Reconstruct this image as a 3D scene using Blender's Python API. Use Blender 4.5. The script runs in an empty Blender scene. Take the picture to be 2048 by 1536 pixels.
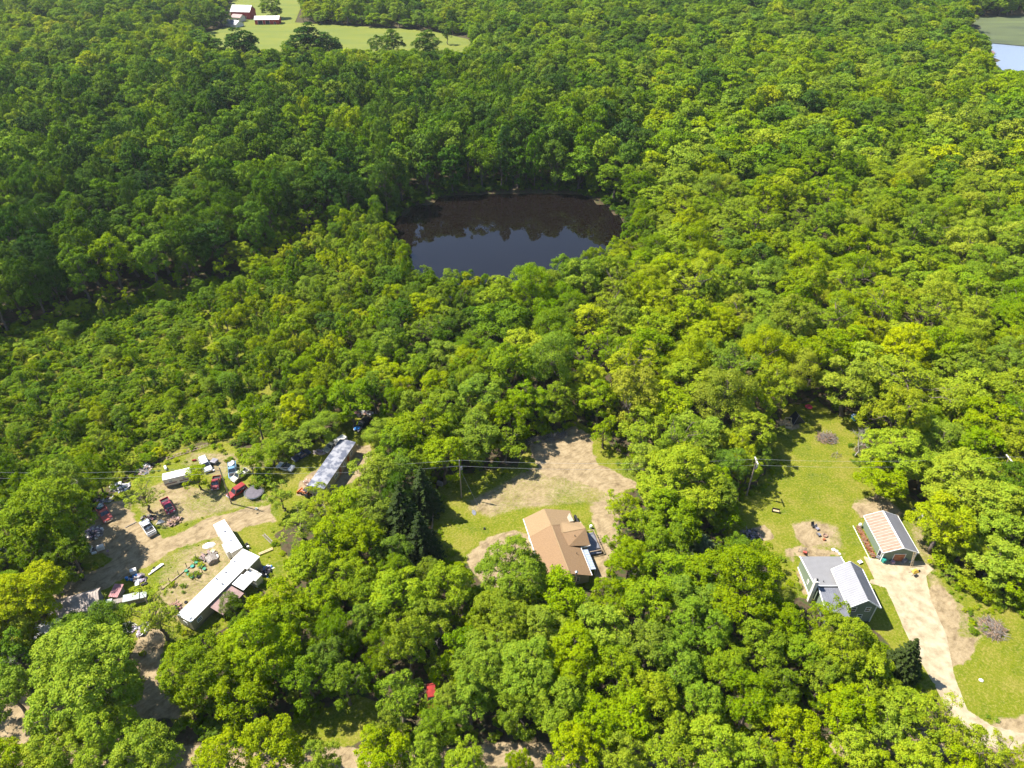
import bpy, math, random
import numpy as np
from mathutils import Vector, Matrix

# ------------------------------------------------------------------ camera, sky, sun, exposure
import time as _time
_t0 = _time.time()
def tick(s): print('TICK', s, round(_time.time() - _t0, 1), flush=True)
scene = bpy.context.scene
H = 120.0                      # drone height (m)
F = 1422.0                     # focal length in pixels of a 2048 px wide frame
PITCH = math.radians(37.1)
SP, CP = math.sin(PITCH), math.cos(PITCH)
cam_d = bpy.data.cameras.new('camera'); cam = bpy.data.objects.new('camera', cam_d)
scene.collection.objects.link(cam); scene.camera = cam
cam.location = (0, 0, H); cam.rotation_euler = (math.pi / 2 - PITCH, 0, 0)
cam_d.sensor_width = 36.0; cam_d.lens = F / 2048 * 36.0
cam_d.clip_start = 1.0; cam_d.clip_end = 12000.0

SUN_EL = math.radians(54.0)
SUN_DIR = Vector((-0.955, 0.295, 0)).normalized()
SUN_AZ = math.atan2(SUN_DIR.x, SUN_DIR.y)
w = bpy.data.worlds.new("World"); scene.world = w; w.use_nodes = True
nt = w.node_tree; nt.nodes.clear()
sky = nt.nodes.new('ShaderNodeTexSky'); sky.sky_type = 'NISHITA'; sky.sun_disc = False
sky.sun_elevation = SUN_EL; sky.sun_rotation = SUN_AZ
sky.air_density = 1.0; sky.dust_density = 0.15; sky.ozone_density = 2.5
bg = nt.nodes.new('ShaderNodeBackground'); bg.inputs['Strength'].default_value = 0.095
wo = nt.nodes.new('ShaderNodeOutputWorld')
nt.links.new(sky.outputs[0], bg.inputs[0]); nt.links.new(bg.outputs[0], wo.inputs[0])

sun_d = bpy.data.lights.new('sun', 'SUN'); sun = bpy.data.objects.new('sun', sun_d)
scene.collection.objects.link(sun)
sun_d.energy = 5.0; sun_d.angle = math.radians(0.5); sun_d.color = (1.0, 0.945, 0.86)
tosun = Vector((SUN_DIR.x * math.cos(SUN_EL), SUN_DIR.y * math.cos(SUN_EL), math.sin(SUN_EL)))
sun.rotation_euler = tosun.to_track_quat('Z', 'Y').to_euler()

scene.view_settings.view_transform = 'Standard'; scene.view_settings.look = 'None'
scene.view_settings.gamma = 1.0; scene.view_settings.use_curve_mapping = False
scene.view_settings.exposure = 1.25
scene.render.engine = 'CYCLES'
cy = scene.cycles
cy.max_bounces = 6; cy.diffuse_bounces = 3; cy.glossy_bounces = 3; cy.transmission_bounces = 3
cy.volume_bounces = 0; cy.transparent_max_bounces = 4
cy.use_adaptive_sampling = True; cy.adaptive_threshold = 0.02
cy.use_denoising = True; cy.denoiser = 'OPENIMAGEDENOISE'; cy.denoising_input_passes = 'RGB_ALBEDO_NORMAL'; cy.denoising_prefilter = 'ACCURATE'
scene.render.use_persistent_data = False

random.seed(7)
RNG = np.random.default_rng(11)

# ------------------------------------------------------------------ helpers
def G(px, py, z=0.0):
    """the point of the real place (metres) seen at a pixel of the 2048x1536 photo, at height z"""
    u = (px - 1024) / F; v = (py - 768) / F
    t = (H - z) / (SP + v * CP)
    return (u * t, t * (CP - v * SP))

def depth_of(X, Y, Z=0.0):
    return Y * CP + (H - Z) * SP

def PX(X, Y, Z=0.0):
    d = depth_of(X, Y, Z); up = Y * SP - (H - Z) * CP
    return 1024 + F * X / d, 768 - F * up / d

def tag(o, label=None, cat=None, group=None, kind=None):
    if label: o['label'] = label
    if cat: o['category'] = cat
    if group: o['group'] = group
    if kind: o['kind'] = kind
    return o

def link(o, parent=None):
    scene.collection.objects.link(o)
    if parent is not None: o.parent = parent
    return o

def empty(name, loc=(0, 0, 0), rz=0.0, label=None, cat=None, group=None):
    o = bpy.data.objects.new(name, None); o.location = loc; o.rotation_euler = (0, 0, rz)
    o.empty_display_size = 0.5
    link(o); tag(o, label, cat, group)
    return o

def copy_tree(o, parent=None):
    c = o.copy(); scene.collection.objects.link(c)
    if parent is not None: c.parent = parent
    for ch in list(o.children): copy_tree(ch, c)
    return c

def np_mesh(name, V, Q, mats, face_mat=None, lv=None, smooth=False):
    """mesh from arrays; Q is (n,4) quads"""
    me = bpy.data.meshes.new(name)
    V = np.asarray(V, np.float32); Q = np.asarray(Q, np.int32)
    me.vertices.add(len(V)); me.vertices.foreach_set('co', V.ravel())
    n, k = Q.shape
    me.loops.add(n * k); me.loops.foreach_set('vertex_index', Q.ravel())
    me.polygons.add(n)
    me.polygons.foreach_set('loop_start', np.arange(0, n * k, k, dtype=np.int32))
    me.polygons.foreach_set('loop_total', np.full(n, k, np.int32))
    for m in mats: me.materials.append(m)
    if face_mat is not None: me.polygons.foreach_set('material_index', np.asarray(face_mat, np.int32))
    if smooth: me.polygons.foreach_set('use_smooth', np.ones(n, bool))
    if lv is not None:
        a = me.attributes.new('lv', 'FLOAT', 'FACE'); a.data.foreach_set('value', np.asarray(lv, np.float32))
    me.update(calc_edges=True)
    return me

class MB:
    """collects shapes and links them as ONE mesh object"""
    def __init__(s): s.v = []; s.f = []; s.m = []
    def add(s, vs, fs, mi=0, M=None):
        b = len(s.v)
        for p in vs:
            p = Vector(p)
            if M is not None: p = M @ p
            s.v.append(tuple(p))
        for f in fs: s.f.append([b + i for i in f]); s.m.append(mi)
        return s
    def box(s, x0, y0, z0, x1, y1, z1, mi=0, M=None):
        vs = [(x0,y0,z0),(x1,y0,z0),(x1,y1,z0),(x0,y1,z0),(x0,y0,z1),(x1,y0,z1),(x1,y1,z1),(x0,y1,z1)]
        fs = [(3,2,1,0),(4,5,6,7),(0,1,5,4),(1,2,6,5),(2,3,7,6),(3,0,4,7)]
        return s.add(vs, fs, mi, M)
    def prism(s, prof, a0, a1, axis='y', mi=0, M=None):
        """profile of (u,z) points extruded along an axis (u is the other horizontal axis)"""
        n = len(prof)
        def P(u, z, a): return (u, a, z) if axis == 'y' else (a, u, z)
        vs = [P(u, z, a0) for u, z in prof] + [P(u, z, a1) for u, z in prof]
        fs = [tuple(range(n)), tuple(range(2*n-1, n-1, -1))]
        for i in range(n):
            j = (i + 1) % n; fs.append((i, i + n, j + n, j))
        return s.add(vs, fs, mi, M)
    def sheet(s, pts, t=0.06, mi=0, M=None):
        """planar polygon given a thickness downwards"""
        n = len(pts)
        vs = [tuple(p) for p in pts] + [(p[0], p[1], p[2] - t) for p in pts]
        fs = [tuple(range(n)), tuple(range(2*n-1, n-1, -1))]
        for i in range(n):
            j = (i + 1) % n; fs.append((i, i + n, j + n, j))
        return s.add(vs, fs, mi, M)
    def bar(s, a, b, w=0.1, h=None, mi=0, M=None):
        a = Vector(a); b = Vector(b); d = (b - a)
        if d.length < 1e-6: return s
        h = h or w; d.normalize()
        up = Vector((0, 0, 1)) if abs(d.z) < 0.95 else Vector((1, 0, 0))
        r = d.cross(up).normalized(); u = r.cross(d)
        vs = []
        for p in (a, b):
            for sx, sy in ((-1,-1),(1,-1),(1,1),(-1,1)): vs.append(p + r * (sx*w/2) + u * (sy*h/2))
        return s.add(vs, [(0,1,2,3),(7,6,5,4),(0,4,5,1),(1,5,6,2),(2,6,7,3),(3,7,4,0)], mi, M)
    def tube(s, pts, rad, n=8, mi=0, cap=True, M=None):
        pts = [Vector(p) for p in pts]
        if not hasattr(rad, '__len__'): rad = [rad] * len(pts)
        rings = []
        for i, p in enumerate(pts):
            d = (pts[min(i+1, len(pts)-1)] - pts[max(i-1, 0)])
            if d.length < 1e-9: d = Vector((0,0,1))
            d.normalize()
            up = Vector((0, 0, 1)) if abs(d.z) < 0.9 else Vector((1, 0, 0))
            r = d.cross(up).normalized(); u = r.cross(d)
            rings.append([p + (r * math.cos(a) + u * math.sin(a)) * rad[i] for a in (2*math.pi*k/n for k in range(n))])
        vs = [q for ring in rings for q in ring]; fs = []
        for i in range(len(pts) - 1):
            for k in range(n):
                fs.append((i*n+k, i*n+(k+1) % n, (i+1)*n+(k+1) % n, (i+1)*n+k))
        if cap: fs += [tuple(range(n-1, -1, -1)), tuple(range((len(pts)-1)*n, len(pts)*n))]
        return s.add(vs, fs, mi, M)
    def lathe(s, prof, n=14, c=(0, 0, 0), mi=0, M=None, sx=1.0, sy=1.0):
        vs = []; fs = []
        for r, z in prof:
            for k in range(n):
                a = 2*math.pi*k/n; vs.append((c[0]+r*sx*math.cos(a), c[1]+r*sy*math.sin(a), c[2]+z))
        for i in range(len(prof)-1):
            for k in range(n):
                fs.append((i*n+k, i*n+(k+1) % n, (i+1)*n+(k+1) % n, (i+1)*n+k))
        fs += [tuple(range(n-1, -1, -1)), tuple(range((len(prof)-1)*n, len(prof)*n))]
        return s.add(vs, fs, mi, M)
    def build(s, name, mats, parent=None, loc=None, rz=0.0, bevel=0.0, smooth=False):
        me = bpy.data.meshes.new(name)
        me.from_pydata(s.v, [], s.f)
        if not isinstance(mats, (list, tuple)): mats = [mats]
        for m in mats: me.materials.append(m)
        for p, mi in zip(me.polygons, s.m): p.material_index = mi
        if smooth:
            for p in me.polygons: p.use_smooth = True
        me.update()
        o = bpy.data.objects.new(name, me)
        if loc is not None: o.location = loc
        o.rotation_euler = (0, 0, rz)
        link(o, parent)
        if bevel:
            b = o.modifiers.new('bevel', 'BEVEL'); b.width = bevel; b.segments = 2; b.limit_method = 'ANGLE'
        return o

# ------------------------------------------------------------------ materials
def mat(name, col, rough=0.6, metal=0.0, var=0.12, scale=1.5, col2=None, mix=0.5, bump=0.0, spec=0.4, stretch=(1, 1, 1)):
    m = bpy.data.materials.new(name); m.use_nodes = True
    t = m.node_tree; b = t.nodes['Principled BSDF']
    b.inputs['Roughness'].default_value = rough; b.inputs['Metallic'].default_value = metal
    b.inputs['Specular IOR Level'].default_value = spec
    tc = t.nodes.new('ShaderNodeTexCoord'); mp = t.nodes.new('ShaderNodeMapping')
    mp.inputs['Scale'].default_value = stretch
    t.links.new(tc.outputs['Object'], mp.inputs[0])
    n = t.nodes.new('ShaderNodeTexNoise'); n.inputs['Scale'].default_value = scale; n.inputs['Detail'].default_value = 5
    t.links.new(mp.outputs[0], n.inputs['Vector'])
    r = t.nodes.new('ShaderNodeValToRGB')
    c2 = col2 if col2 else tuple(c * (1 - 2.2 * var) for c in col)
    r.color_ramp.elements[0].position = 0.5 - 0.5 * mix + 0.08; r.color_ramp.elements[0].color = (*c2, 1)
    r.color_ramp.elements[1].position = min(0.95, 0.5 + 0.28 * mix); r.color_ramp.elements[1].color = (*col, 1)
    t.links.new(n.outputs[0], r.inputs[0]); t.links.new(r.outputs[0], b.inputs['Base Color'])
    if bump:
        bp = t.nodes.new('ShaderNodeBump'); bp.inputs['Strength'].default_value = bump
        n2 = t.nodes.new('ShaderNodeTexNoise'); n2.inputs['Scale'].default_value = scale * 6
        t.links.new(mp.outputs[0], n2.inputs['Vector'])
        t.links.new(n2.outputs[0], bp.inputs['Height']); t.links.new(bp.outputs[0], b.inputs['Normal'])
    return m

def leaf_mat(name, ramp, use_tint=True, transl=0.22, fixed=0.5):
    m = bpy.data.materials.new(name); m.use_nodes = True
    t = m.node_tree; t.nodes.clear()
    out = t.nodes.new('ShaderNodeOutputMaterial')
    at = t.nodes.new('ShaderNodeAttribute'); at.attribute_type = 'INSTANCER'; at.attribute_name = 'tint'
    lv = t.nodes.new('ShaderNodeAttribute'); lv.attribute_type = 'GEOMETRY'; lv.attribute_name = 'lv'
    oi = t.nodes.new('ShaderNodeObjectInfo')
    # tint + per-leaf jitter -> ramp
    s1 = t.nodes.new('ShaderNodeMath'); s1.operation = 'MULTIPLY_ADD'
    t.links.new(lv.outputs['Fac'], s1.inputs[0]); s1.inputs[1].default_value = 0.46; s1.inputs[2].default_value = -0.22
    s2 = t.nodes.new('ShaderNodeMath'); s2.operation = 'ADD'
    t.links.new(s1.outputs[0], s2.inputs[0])
    if use_tint: t.links.new(at.outputs['Fac'], s2.inputs[1])
    else: s2.inputs[1].default_value = fixed
    r = t.nodes.new('ShaderNodeValToRGB')
    els = r.color_ramp.elements
    while len(els) < len(ramp): els.new(0.5)
    for e, (p, c) in zip(els, ramp): e.position = p; e.color = (*c, 1)
    t.links.new(s2.outputs[0], r.inputs[0])
    hs = t.nodes.new('ShaderNodeHueSaturation'); t.links.new(r.outputs[0], hs.inputs['Color'])
    v = t.nodes.new('ShaderNodeMath'); v.operation = 'MULTIPLY_ADD'
    t.links.new(oi.outputs['Random'], v.inputs[0]); v.inputs[1].default_value = 0.3; v.inputs[2].default_value = 0.85
    t.links.new(v.outputs[0], hs.inputs['Value'])
    f1 = t.nodes.new('ShaderNodeMath'); f1.operation = 'MULTIPLY'; t.links.new(oi.outputs['Random'], f1.inputs[0]); f1.inputs[1].default_value = 17.3
    f2 = t.nodes.new('ShaderNodeMath'); f2.operation = 'FRACT'; t.links.new(f1.outputs[0], f2.inputs[0])
    f3 = t.nodes.new('ShaderNodeMath'); f3.operation = 'MULTIPLY_ADD'; t.links.new(f2.outputs[0], f3.inputs[0]); f3.inputs[1].default_value = 0.10; f3.inputs[2].default_value = 0.94
    t.links.new(f3.outputs[0], hs.inputs['Saturation'])
    f4 = t.nodes.new('ShaderNodeMath'); f4.operation = 'MULTIPLY'; t.links.new(oi.outputs['Random'], f4.inputs[0]); f4.inputs[1].default_value = 41.7
    f5 = t.nodes.new('ShaderNodeMath'); f5.operation = 'FRACT'; t.links.new(f4.outputs[0], f5.inputs[0])
    f6 = t.nodes.new('ShaderNodeMath'); f6.operation = 'MULTIPLY_ADD'; t.links.new(f5.outputs[0], f6.inputs[0]); f6.inputs[1].default_value = 0.016; f6.inputs[2].default_value = 0.489
    t.links.new(f6.outputs[0], hs.inputs['Hue'])
    d = t.nodes.new('ShaderNodeBsdfDiffuse'); t.links.new(hs.outputs[0], d.inputs[0])
    tr = t.nodes.new('ShaderNodeBsdfTranslucent')
    hs2 = t.nodes.new('ShaderNodeHueSaturation'); hs2.inputs['Value'].default_value = 1.1; hs2.inputs['Saturation'].default_value = 1.1
    t.links.new(hs.outputs[0], hs2.inputs['Color']); t.links.new(hs2.outputs[0], tr.inputs[0])
    mx = t.nodes.new('ShaderNodeMixShader'); mx.inputs[0].default_value = transl
    t.links.new(d.outputs[0], mx.inputs[1]); t.links.new(tr.outputs[0], mx.inputs[2])
    g = t.nodes.new('ShaderNodeBsdfGlossy'); g.inputs['Roughness'].default_value = 0.6
    g.inputs['Color'].default_value = (0.9, 0.95, 0.8, 1)
    mx2 = t.nodes.new('ShaderNodeMixShader'); mx2.inputs[0].default_value = 0.005
    t.links.new(mx.outputs[0], mx2.inputs[1]); t.links.new(g.outputs[0], mx2.inputs[2])
    t.links.new(mx2.outputs[0], out.inputs[0])
    return m

LEAF_RAMP = [(0.0, (0.018, 0.056, 0.009)), (0.3, (0.064, 0.134, 0.007)), (0.55, (0.138, 0.232, 0.005)),
             (0.8, (0.240, 0.318, 0.004)), (1.0, (0.330, 0.370, 0.005))]
M_leaf = leaf_mat('leaf_green', LEAF_RAMP)
M_needle = leaf_mat('conifer_needles', [(0.0, (0.012, 0.026, 0.005)), (0.5, (0.042, 0.066, 0.012)), (1.0, (0.14, 0.18, 0.07))], transl=0.12)
M_bark = mat('bark', (0.16, 0.125, 0.095), 0.9, var=0.22, scale=3, bump=0.4, stretch=(1, 1, 0.3))
M_dead = mat('dead_bark', (0.42, 0.38, 0.34), 0.9, var=0.15, scale=3)
# ------------------------------------------------------------------ tree prototypes
def unit(a):
    return a / np.maximum(1e-9, np.linalg.norm(a, axis=-1, keepdims=True))

def leaf_quads(C, N, size, rng, lvbase=None, asp=0.8, fold=0.28):
    """bent leaf-spray faces at C with normals N -> verts, quads, lv"""
    n = len(C)
    a = rng.normal(size=(n, 3)); T = unit(np.cross(N, a)); B = np.cross(N, T)
    s = size * rng.uniform(0.55, 1.3, (n, 1)) * 0.5
    k = fold * s
    v0 = C - T * s * 1.1
    v1 = C - B * s * asp * rng.uniform(0.6, 1.1, (n, 1)) - N * k
    v2 = C + T * s * 1.1
    v3 = C + B * s * asp * rng.uniform(0.6, 1.1, (n, 1)) - N * k
    V = np.stack([v0, v1, v2, v3], 1).reshape(-1, 3)
    Q = np.arange(4 * n).reshape(n, 4)
    lv = rng.uniform(0, 1, n)
    if lvbase is not None: lv = np.clip(0.55 * lv + lvbase, 0, 1)
    return V, Q, lv

class Arr:
    def __init__(s): s.V = []; s.Q = []; s.L = []; s.n = 0
    def add(s, V, Q, L=None):
        s.V.append(V); s.Q.append(Q + s.n); s.n += len(V)
        s.L.append(L if L is not None else np.full(len(Q), 0.5))
    def get(s): return np.concatenate(s.V), np.concatenate(s.Q), np.concatenate(s.L)

def tube_arr(pts, rad, n=5):
    pts = np.asarray(pts, float); rings = []
    for i in range(len(pts)):
        d = unit(pts[min(i+1, len(pts)-1)] - pts[max(i-1, 0)])
        up = np.array([0, 0, 1.0]) if abs(d[2]) < 0.9 else np.array([1.0, 0, 0])
        r = unit(np.cross(d, up)); u = np.cross(r, d)
        a = np.arange(n) * 2 * np.pi / n
        rings.append(pts[i] + (np.outer(np.cos(a), r) + np.outer(np.sin(a), u)) * rad[i])
    V = np.concatenate(rings); Q = []
    for i in range(len(pts) - 1):
        for k in range(n): Q.append((i*n+k, i*n+(k+1) % n, (i+1)*n+(k+1) % n, (i+1)*n+k))
    return V, np.array(Q)

def limb(p0, p1, r0, r1, rng, sag=0.12, k=5):
    p0 = np.asarray(p0, float); p1 = np.asarray(p1, float)
    t = np.linspace(0, 1, k)[:, None]; L = np.linalg.norm(p1 - p0)
    P = p0 + (p1 - p0) * t
    P[1:-1] += rng.normal(size=(k-2, 3)) * L * 0.05
    P[:, 2] += np.sin(t[:, 0] * np.pi) * L * sag
    return P, np.linspace(r0, r1, k)

def broadleaf(seed, R, Ht, nlobe, puff, nleaf, lsize, base=0.15, lr=(0.25, 0.40), shape='round', openness=0.0, lump=0.22, cover=2.4):
    """crown = a few big lobes, each covered with leaf clumps, each clump with leaf-spray faces"""
    rng = np.random.default_rng(seed)
    cr = Arr(); tk = Arr()
    zb = Ht * base; zc = (zb + Ht) / 2; Rz = (Ht - zb) / 2
    golden = math.pi * (3 - 5 ** 0.5)
    M = nlobe; D = []
    for i in range(M):
        z = 1 - 1.55 * (i + 0.5) / M; a = golden * i + seed
        r = math.sqrt(max(0, 1 - z * z)); D.append((r * math.cos(a), r * math.sin(a), z))
    D = unit(np.array(D) + rng.normal(size=(M, 3)) * 0.22)
    f = 0.66 * (1 + lump * rng.uniform(-1, 1, M))
    LR = R * rng.uniform(lr[0], lr[1], M)
    w = np.ones(M)
    if shape == 'point': w = np.clip(1.0 - 0.62 * np.clip(D[:, 2], -0.2, 1), 0.25, 1.1); LR = LR * np.clip(1.15 - 0.5 * D[:, 2], .5, 1.2)
    if shape == 'vase': w = 0.95 + 0.15 * D[:, 2]
    LC = np.stack([D[:, 0] * R * f * w, D[:, 1] * R * f * w, zc + D[:, 2] * Rz * np.minimum(f * 1.12, .9)], 1)
    LC = np.concatenate([LC, [[0, 0, zc]]]); LR = np.append(LR, R * 0.45)
    zs = 0.85 if shape != 'point' else 1.15
    ctr = np.array([0, 0, zc - Rz * 0.35]); PC = []; PO = []; LB = []
    for c, r in zip(LC, LR):
        out = unit(c - ctr) if np.linalg.norm(c - ctr) > .1 else np.array([0, 0, 1.0])
        n = int(cover * (r / puff) ** 2) + 3
        d = unit(rng.normal(size=(n, 3)) + out * 0.85 + np.array([0, 0, 0.25]))
        P = c + d * r * rng.uniform(0.78, 1.10, (n, 1)) * np.array([1, 1, zs])
        PC.append(P); PO.append(unit(d + out * .5)); LB.append(np.full(n, rng.uniform(0, .22)) + rng.uniform(0, .22, n))
    PC = np.concatenate(PC); PO = np.concatenate(PO); LB = np.concatenate(LB)
    # drop clumps buried deep inside other lobes
    dd = np.min([np.where(True, np.linalg.norm((PC - c) / np.array([1, 1, zs]), axis=1) / r, 0) for c, r in zip(LC, LR)], axis=0)
    keep = (dd > 0.62) & (PC[:, 2] > zb * .7) & (rng.random(len(PC)) > openness)
    PC, PO, LB = PC[keep], PO[keep], LB[keep]
    for c, o, lb in zip(PC, PO, LB):
        r = puff * rng.uniform(0.65, 1.3); n = max(4, int(nleaf * (r / puff) ** 2 * rng.uniform(.8, 1.2)))
        d = unit(rng.normal(size=(n, 3)) + o * 0.7 + np.array([0, 0, 0.45]))
        P = c + d * r * rng.uniform(0.55, 1.12, (n, 1)) * np.array([1.1, 1.1, 0.75])
        N = unit(d + rng.normal(size=(n, 3)) * 0.5 + np.array([0, 0, 0.35]))
        V, Q, L = leaf_quads(P, N, lsize, rng, lvbase=lb)
        cr.add(V, Q, L)
    r0 = 0.019 * Ht + 0.02 * R
    lean = rng.normal(size=2) * R * 0.06
    fork = np.array([lean[0], lean[1], zb + (Ht - zb) * 0.10])
    top = np.array([lean[0] * 1.6, lean[1] * 1.6, zc + Rz * 0.45])
    P, rr = limb((0, 0, -0.4), fork, r0 * 1.25, r0 * 0.8, rng, 0, 5); P[0] = (0, 0, -0.4); tk.add(*tube_arr(P, rr, 7))
    P, rr = limb(fork, top, r0 * 0.8, r0 * 0.2, rng, 0.0, 6); tk.add(*tube_arr(P, rr, 6))
    for c, r in zip(LC, LR):
        tt = rng.uniform(0.0, 0.7); s = fork + (top - fork) * tt
        P, rr = limb(s, c, r0 * rng.uniform(0.25, 0.45), r0 * 0.12, rng, 0.1, 5); tk.add(*tube_arr(P, rr, 4))
        for _ in range(3):
            e = c + unit(rng.normal(size=3) + unit(c - ctr)) * r * .95
            P2, rr2 = limb(c, e, r0 * .12, r0 * .03, rng, 0, 3); tk.add(*tube_arr(P2, rr2, 3))
    return cr.get(), tk.get()

def spruce(seed, R, Ht, tiers=24, droop=0.32, nl=34, fine=0.34):
    rng = np.random.default_rng(seed); cr = Arr(); tk = Arr()
    P = [(0, 0, -0.4), (0, 0, Ht * 0.4), (0, 0, Ht * 0.98)]
    tk.add(*tube_arr(P, [0.02 * Ht, 0.013 * Ht, 0.02], 6))
    for i in range(tiers):
        t = i / (tiers - 1); z = Ht * (0.08 + 0.9 * t); r = R * (1 - t) ** 0.85 + 0.12
        nb = max(5, int(11 * (1 - t) + 5))
        for k in range(nb):
            a = 2 * math.pi * (k + rng.uniform(-.3, .3)) / nb + i * 0.7
            L = r * rng.uniform(0.78, 1.12)
            d = np.array([math.cos(a), math.sin(a), 0])
            n = max(6, int(nl * L / R + 4))
            s = np.linspace(0.12, 1, n)
            c = d * (s * L)[:, None]; c[:, 2] = z - droop * L * s ** 1.4 + 0.10 * L * s ** 3
            side = np.array([-d[1], d[0], 0])
            wd = (0.26 * L * (1 - s * 0.75))[:, None]
            c = c + side * rng.uniform(-1, 1, (n, 1)) * wd
            N = unit(np.array([0, 0, 1.0]) + rng.normal(size=(n, 3)) * 0.35 + d * 0.35)
            V, Q, Lv = leaf_quads(c, N, fine * (0.7 + 0.6 * R / 3), rng, asp=0.55, lvbase=rng.uniform(0, .4))
            cr.add(V, Q, Lv)
            if i % 3 == 0:
                Pp = np.array([(0, 0, z), c[-1] * 0.9 + np.array([0, 0, 0])]); tk.add(*tube_arr(Pp, [0.05, 0.015], 4))
    return cr.get(), tk.get()

def bare_tree(seed, R, Ht):
    rng = np.random.default_rng(seed); tk = Arr()
    def grow(p, d, L, r, lev):
        q = p + d * L
        P, rr = limb(p, q, r, r * 0.6, rng, 0.02, 4); tk.add(*tube_arr(P, rr, 5 if lev < 2 else 3))
        if lev >= 5: return
        for _ in range(3 if lev > 0 else 4):
            nd = unit(d + rng.normal(size=3) * 0.55 + np.array([0, 0, 0.05]))
            grow(q - d * L * rng.uniform(0, 0.35), nd, L * rng.uniform(0.55, 0.78), r * 0.55, lev + 1)
    grow(np.array([0, 0, -0.3]), np.array([0.05, 0, 1.0]), Ht * 0.36, 0.02 * Ht, 0)
    V, Q, L = tk.get()
    V[:, :2] *= R / max(1e-3, np.percentile(np.abs(V[:, 0]), 98)); V[:, 2] *= Ht / V[:, 2].max()
    return V, Q, L

PROTO = {}       # kind -> list of dict(crown, trunk, joined, R, H)
def add_proto(kind, crown, trunk, R, Ht, lm=None):
    lm = lm or M_leaf
    cV, cQ, cL = crown; tV, tQ, tL = trunk
    i = len(PROTO.setdefault(kind, []))
    R = float(np.percentile(np.hypot(cV[:, 0], cV[:, 1]), 98.5)); Ht = float(np.percentile(cV[:, 2], 99.8))
    d = dict(R=R, H=Ht)
    d['crown'] = np_mesh('crown', cV, cQ, [lm], lv=cL)
    d['trunk'] = np_mesh('trunk', tV, tQ, [M_bark], lv=tL, smooth=True)
    d['arr'] = (np.concatenate([cV, tV]), np.concatenate([cQ, tQ + len(cV)]), np.concatenate([cL, tL]), np.r_[np.zeros(len(cQ)), np.ones(len(tQ))])
    d['lm'] = lm
    PROTO[kind].append(d)

for s in range(5): add_proto('big', *broadleaf(100+s, 7.5, 18, 20 + 2 * s, 0.70, 46, 0.33, lump=0.24), 7.5, 18)
for s in range(7): add_proto('mid', *broadleaf(200+s, 4.8, 14, 12 + 2 * (s % 4), 0.60, 42, 0.30, lump=0.26), 4.8, 14)
for s in range(4): add_proto('small', *broadleaf(300+s, 2.6, 7.5, 9, 0.42, 30, 0.24, base=0.14, lump=.35), 2.6, 7.5)
for s in range(3): add_proto('point', *broadleaf(400+s, 2.6, 10, 14, 0.42, 28, 0.26, base=0.12, shape='point', lump=.3), 2.6, 10)
for s in range(3): add_proto('open', *broadleaf(500+s, 6.0, 16, 20, 0.55, 30, 0.26, base=0.2, lr=(.16, .28), shape='vase', openness=0.25, lump=0.45), 6.0, 16)
for s in range(3): add_proto('soft', *broadleaf(600+s, 4.2, 12, 11, 0.8, 120, 0.20, base=0.08, lr=(.34, .5), lump=0.2), 4.2, 12)
for s in range(4): add_proto('bush', *broadleaf(700+s, 2.0, 2.6, 8, 0.38, 30, 0.22, base=0.0, lump=0.4), 2.0, 2.6)
for s in range(2): add_proto('spruce', *spruce(800+s, 3.0, 13), 3.0, 13, M_needle)
add_proto('pine', *spruce(820, 3.4, 9, tiers=16, droop=-0.15, nl=60, fine=0.26), 3.4, 9, M_needle)
for s in range(8): add_proto('farmid', *broadleaf(900+s, 4.8, 15, 15 + 2 * (s % 4), 0.80, 19, 0.58, base=0.02, lr=(.27, .42), lump=0.26, cover=3.0), 4.8, 15)
for s in range(2): add_proto('farpoint', *broadleaf(950+s, 3.0, 13, 12, 0.7, 14, 0.52, base=0.08, shape='point'), 3.0, 13)
for s in range(2): add_proto('farsoft', *broadleaf(970+s, 4.2, 12, 9, 1.0, 40, 0.42, base=0.06, lr=(.36, .5), lump=0.2), 4.2, 12)
tick('protos')
# ------------------------------------------------------------------ the lie of the land
def vnoise(x, y, s, seed=0):
    """smooth value noise, numpy"""
    x = np.asarray(x, float) / s; y = np.asarray(y, float) / s
    xi = np.floor(x).astype(np.int64); yi = np.floor(y).astype(np.int64); fx = x - xi; fy = y - yi
    def h(a, b):
        n = (a * 374761393 + b * 668265263 + seed * 1442695041) & 0x7fffffff
        n = ((n ^ (n >> 13)) * 1274126177) & 0x7fffffff
        return ((n ^ (n >> 16)) & 0xffff) / 65535.0
    sx = fx * fx * (3 - 2 * fx); sy = fy * fy * (3 - 2 * fy)
    return (h(xi, yi) * (1-sx) + h(xi+1, yi) * sx) * (1-sy) + (h(xi, yi+1) * (1-sx) + h(xi+1, yi+1) * sx) * sy

def poly_sd(poly, X, Y):
    """signed distance (positive inside) to polygon, numpy"""
    X = np.asarray(X, float); Y = np.asarray(Y, float)
    P = np.asarray(poly, float); n = len(P)
    d = np.full(X.shape, 1e9); ins = np.zeros(X.shape, bool)
    for i in range(n):
        a = P[i]; b = P[(i+1) % n]; e = b - a; L = e @ e
        t = np.clip(((X-a[0])*e[0] + (Y-a[1])*e[1]) / max(L, 1e-9), 0, 1)
        d = np.minimum(d, np.hypot(X-a[0]-t*e[0], Y-a[1]-t*e[1]))
        c = ((a[1] > Y) != (b[1] > Y)) & (X < (b[0]-a[0]) * (Y-a[1]) / ((b[1]-a[1]) if abs(b[1]-a[1]) > 1e-9 else 1e-9) + a[0])
        ins ^= c
    return np.where(ins, d, -d)

def W(pts): return [G(x, y) for x, y in pts]

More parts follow.
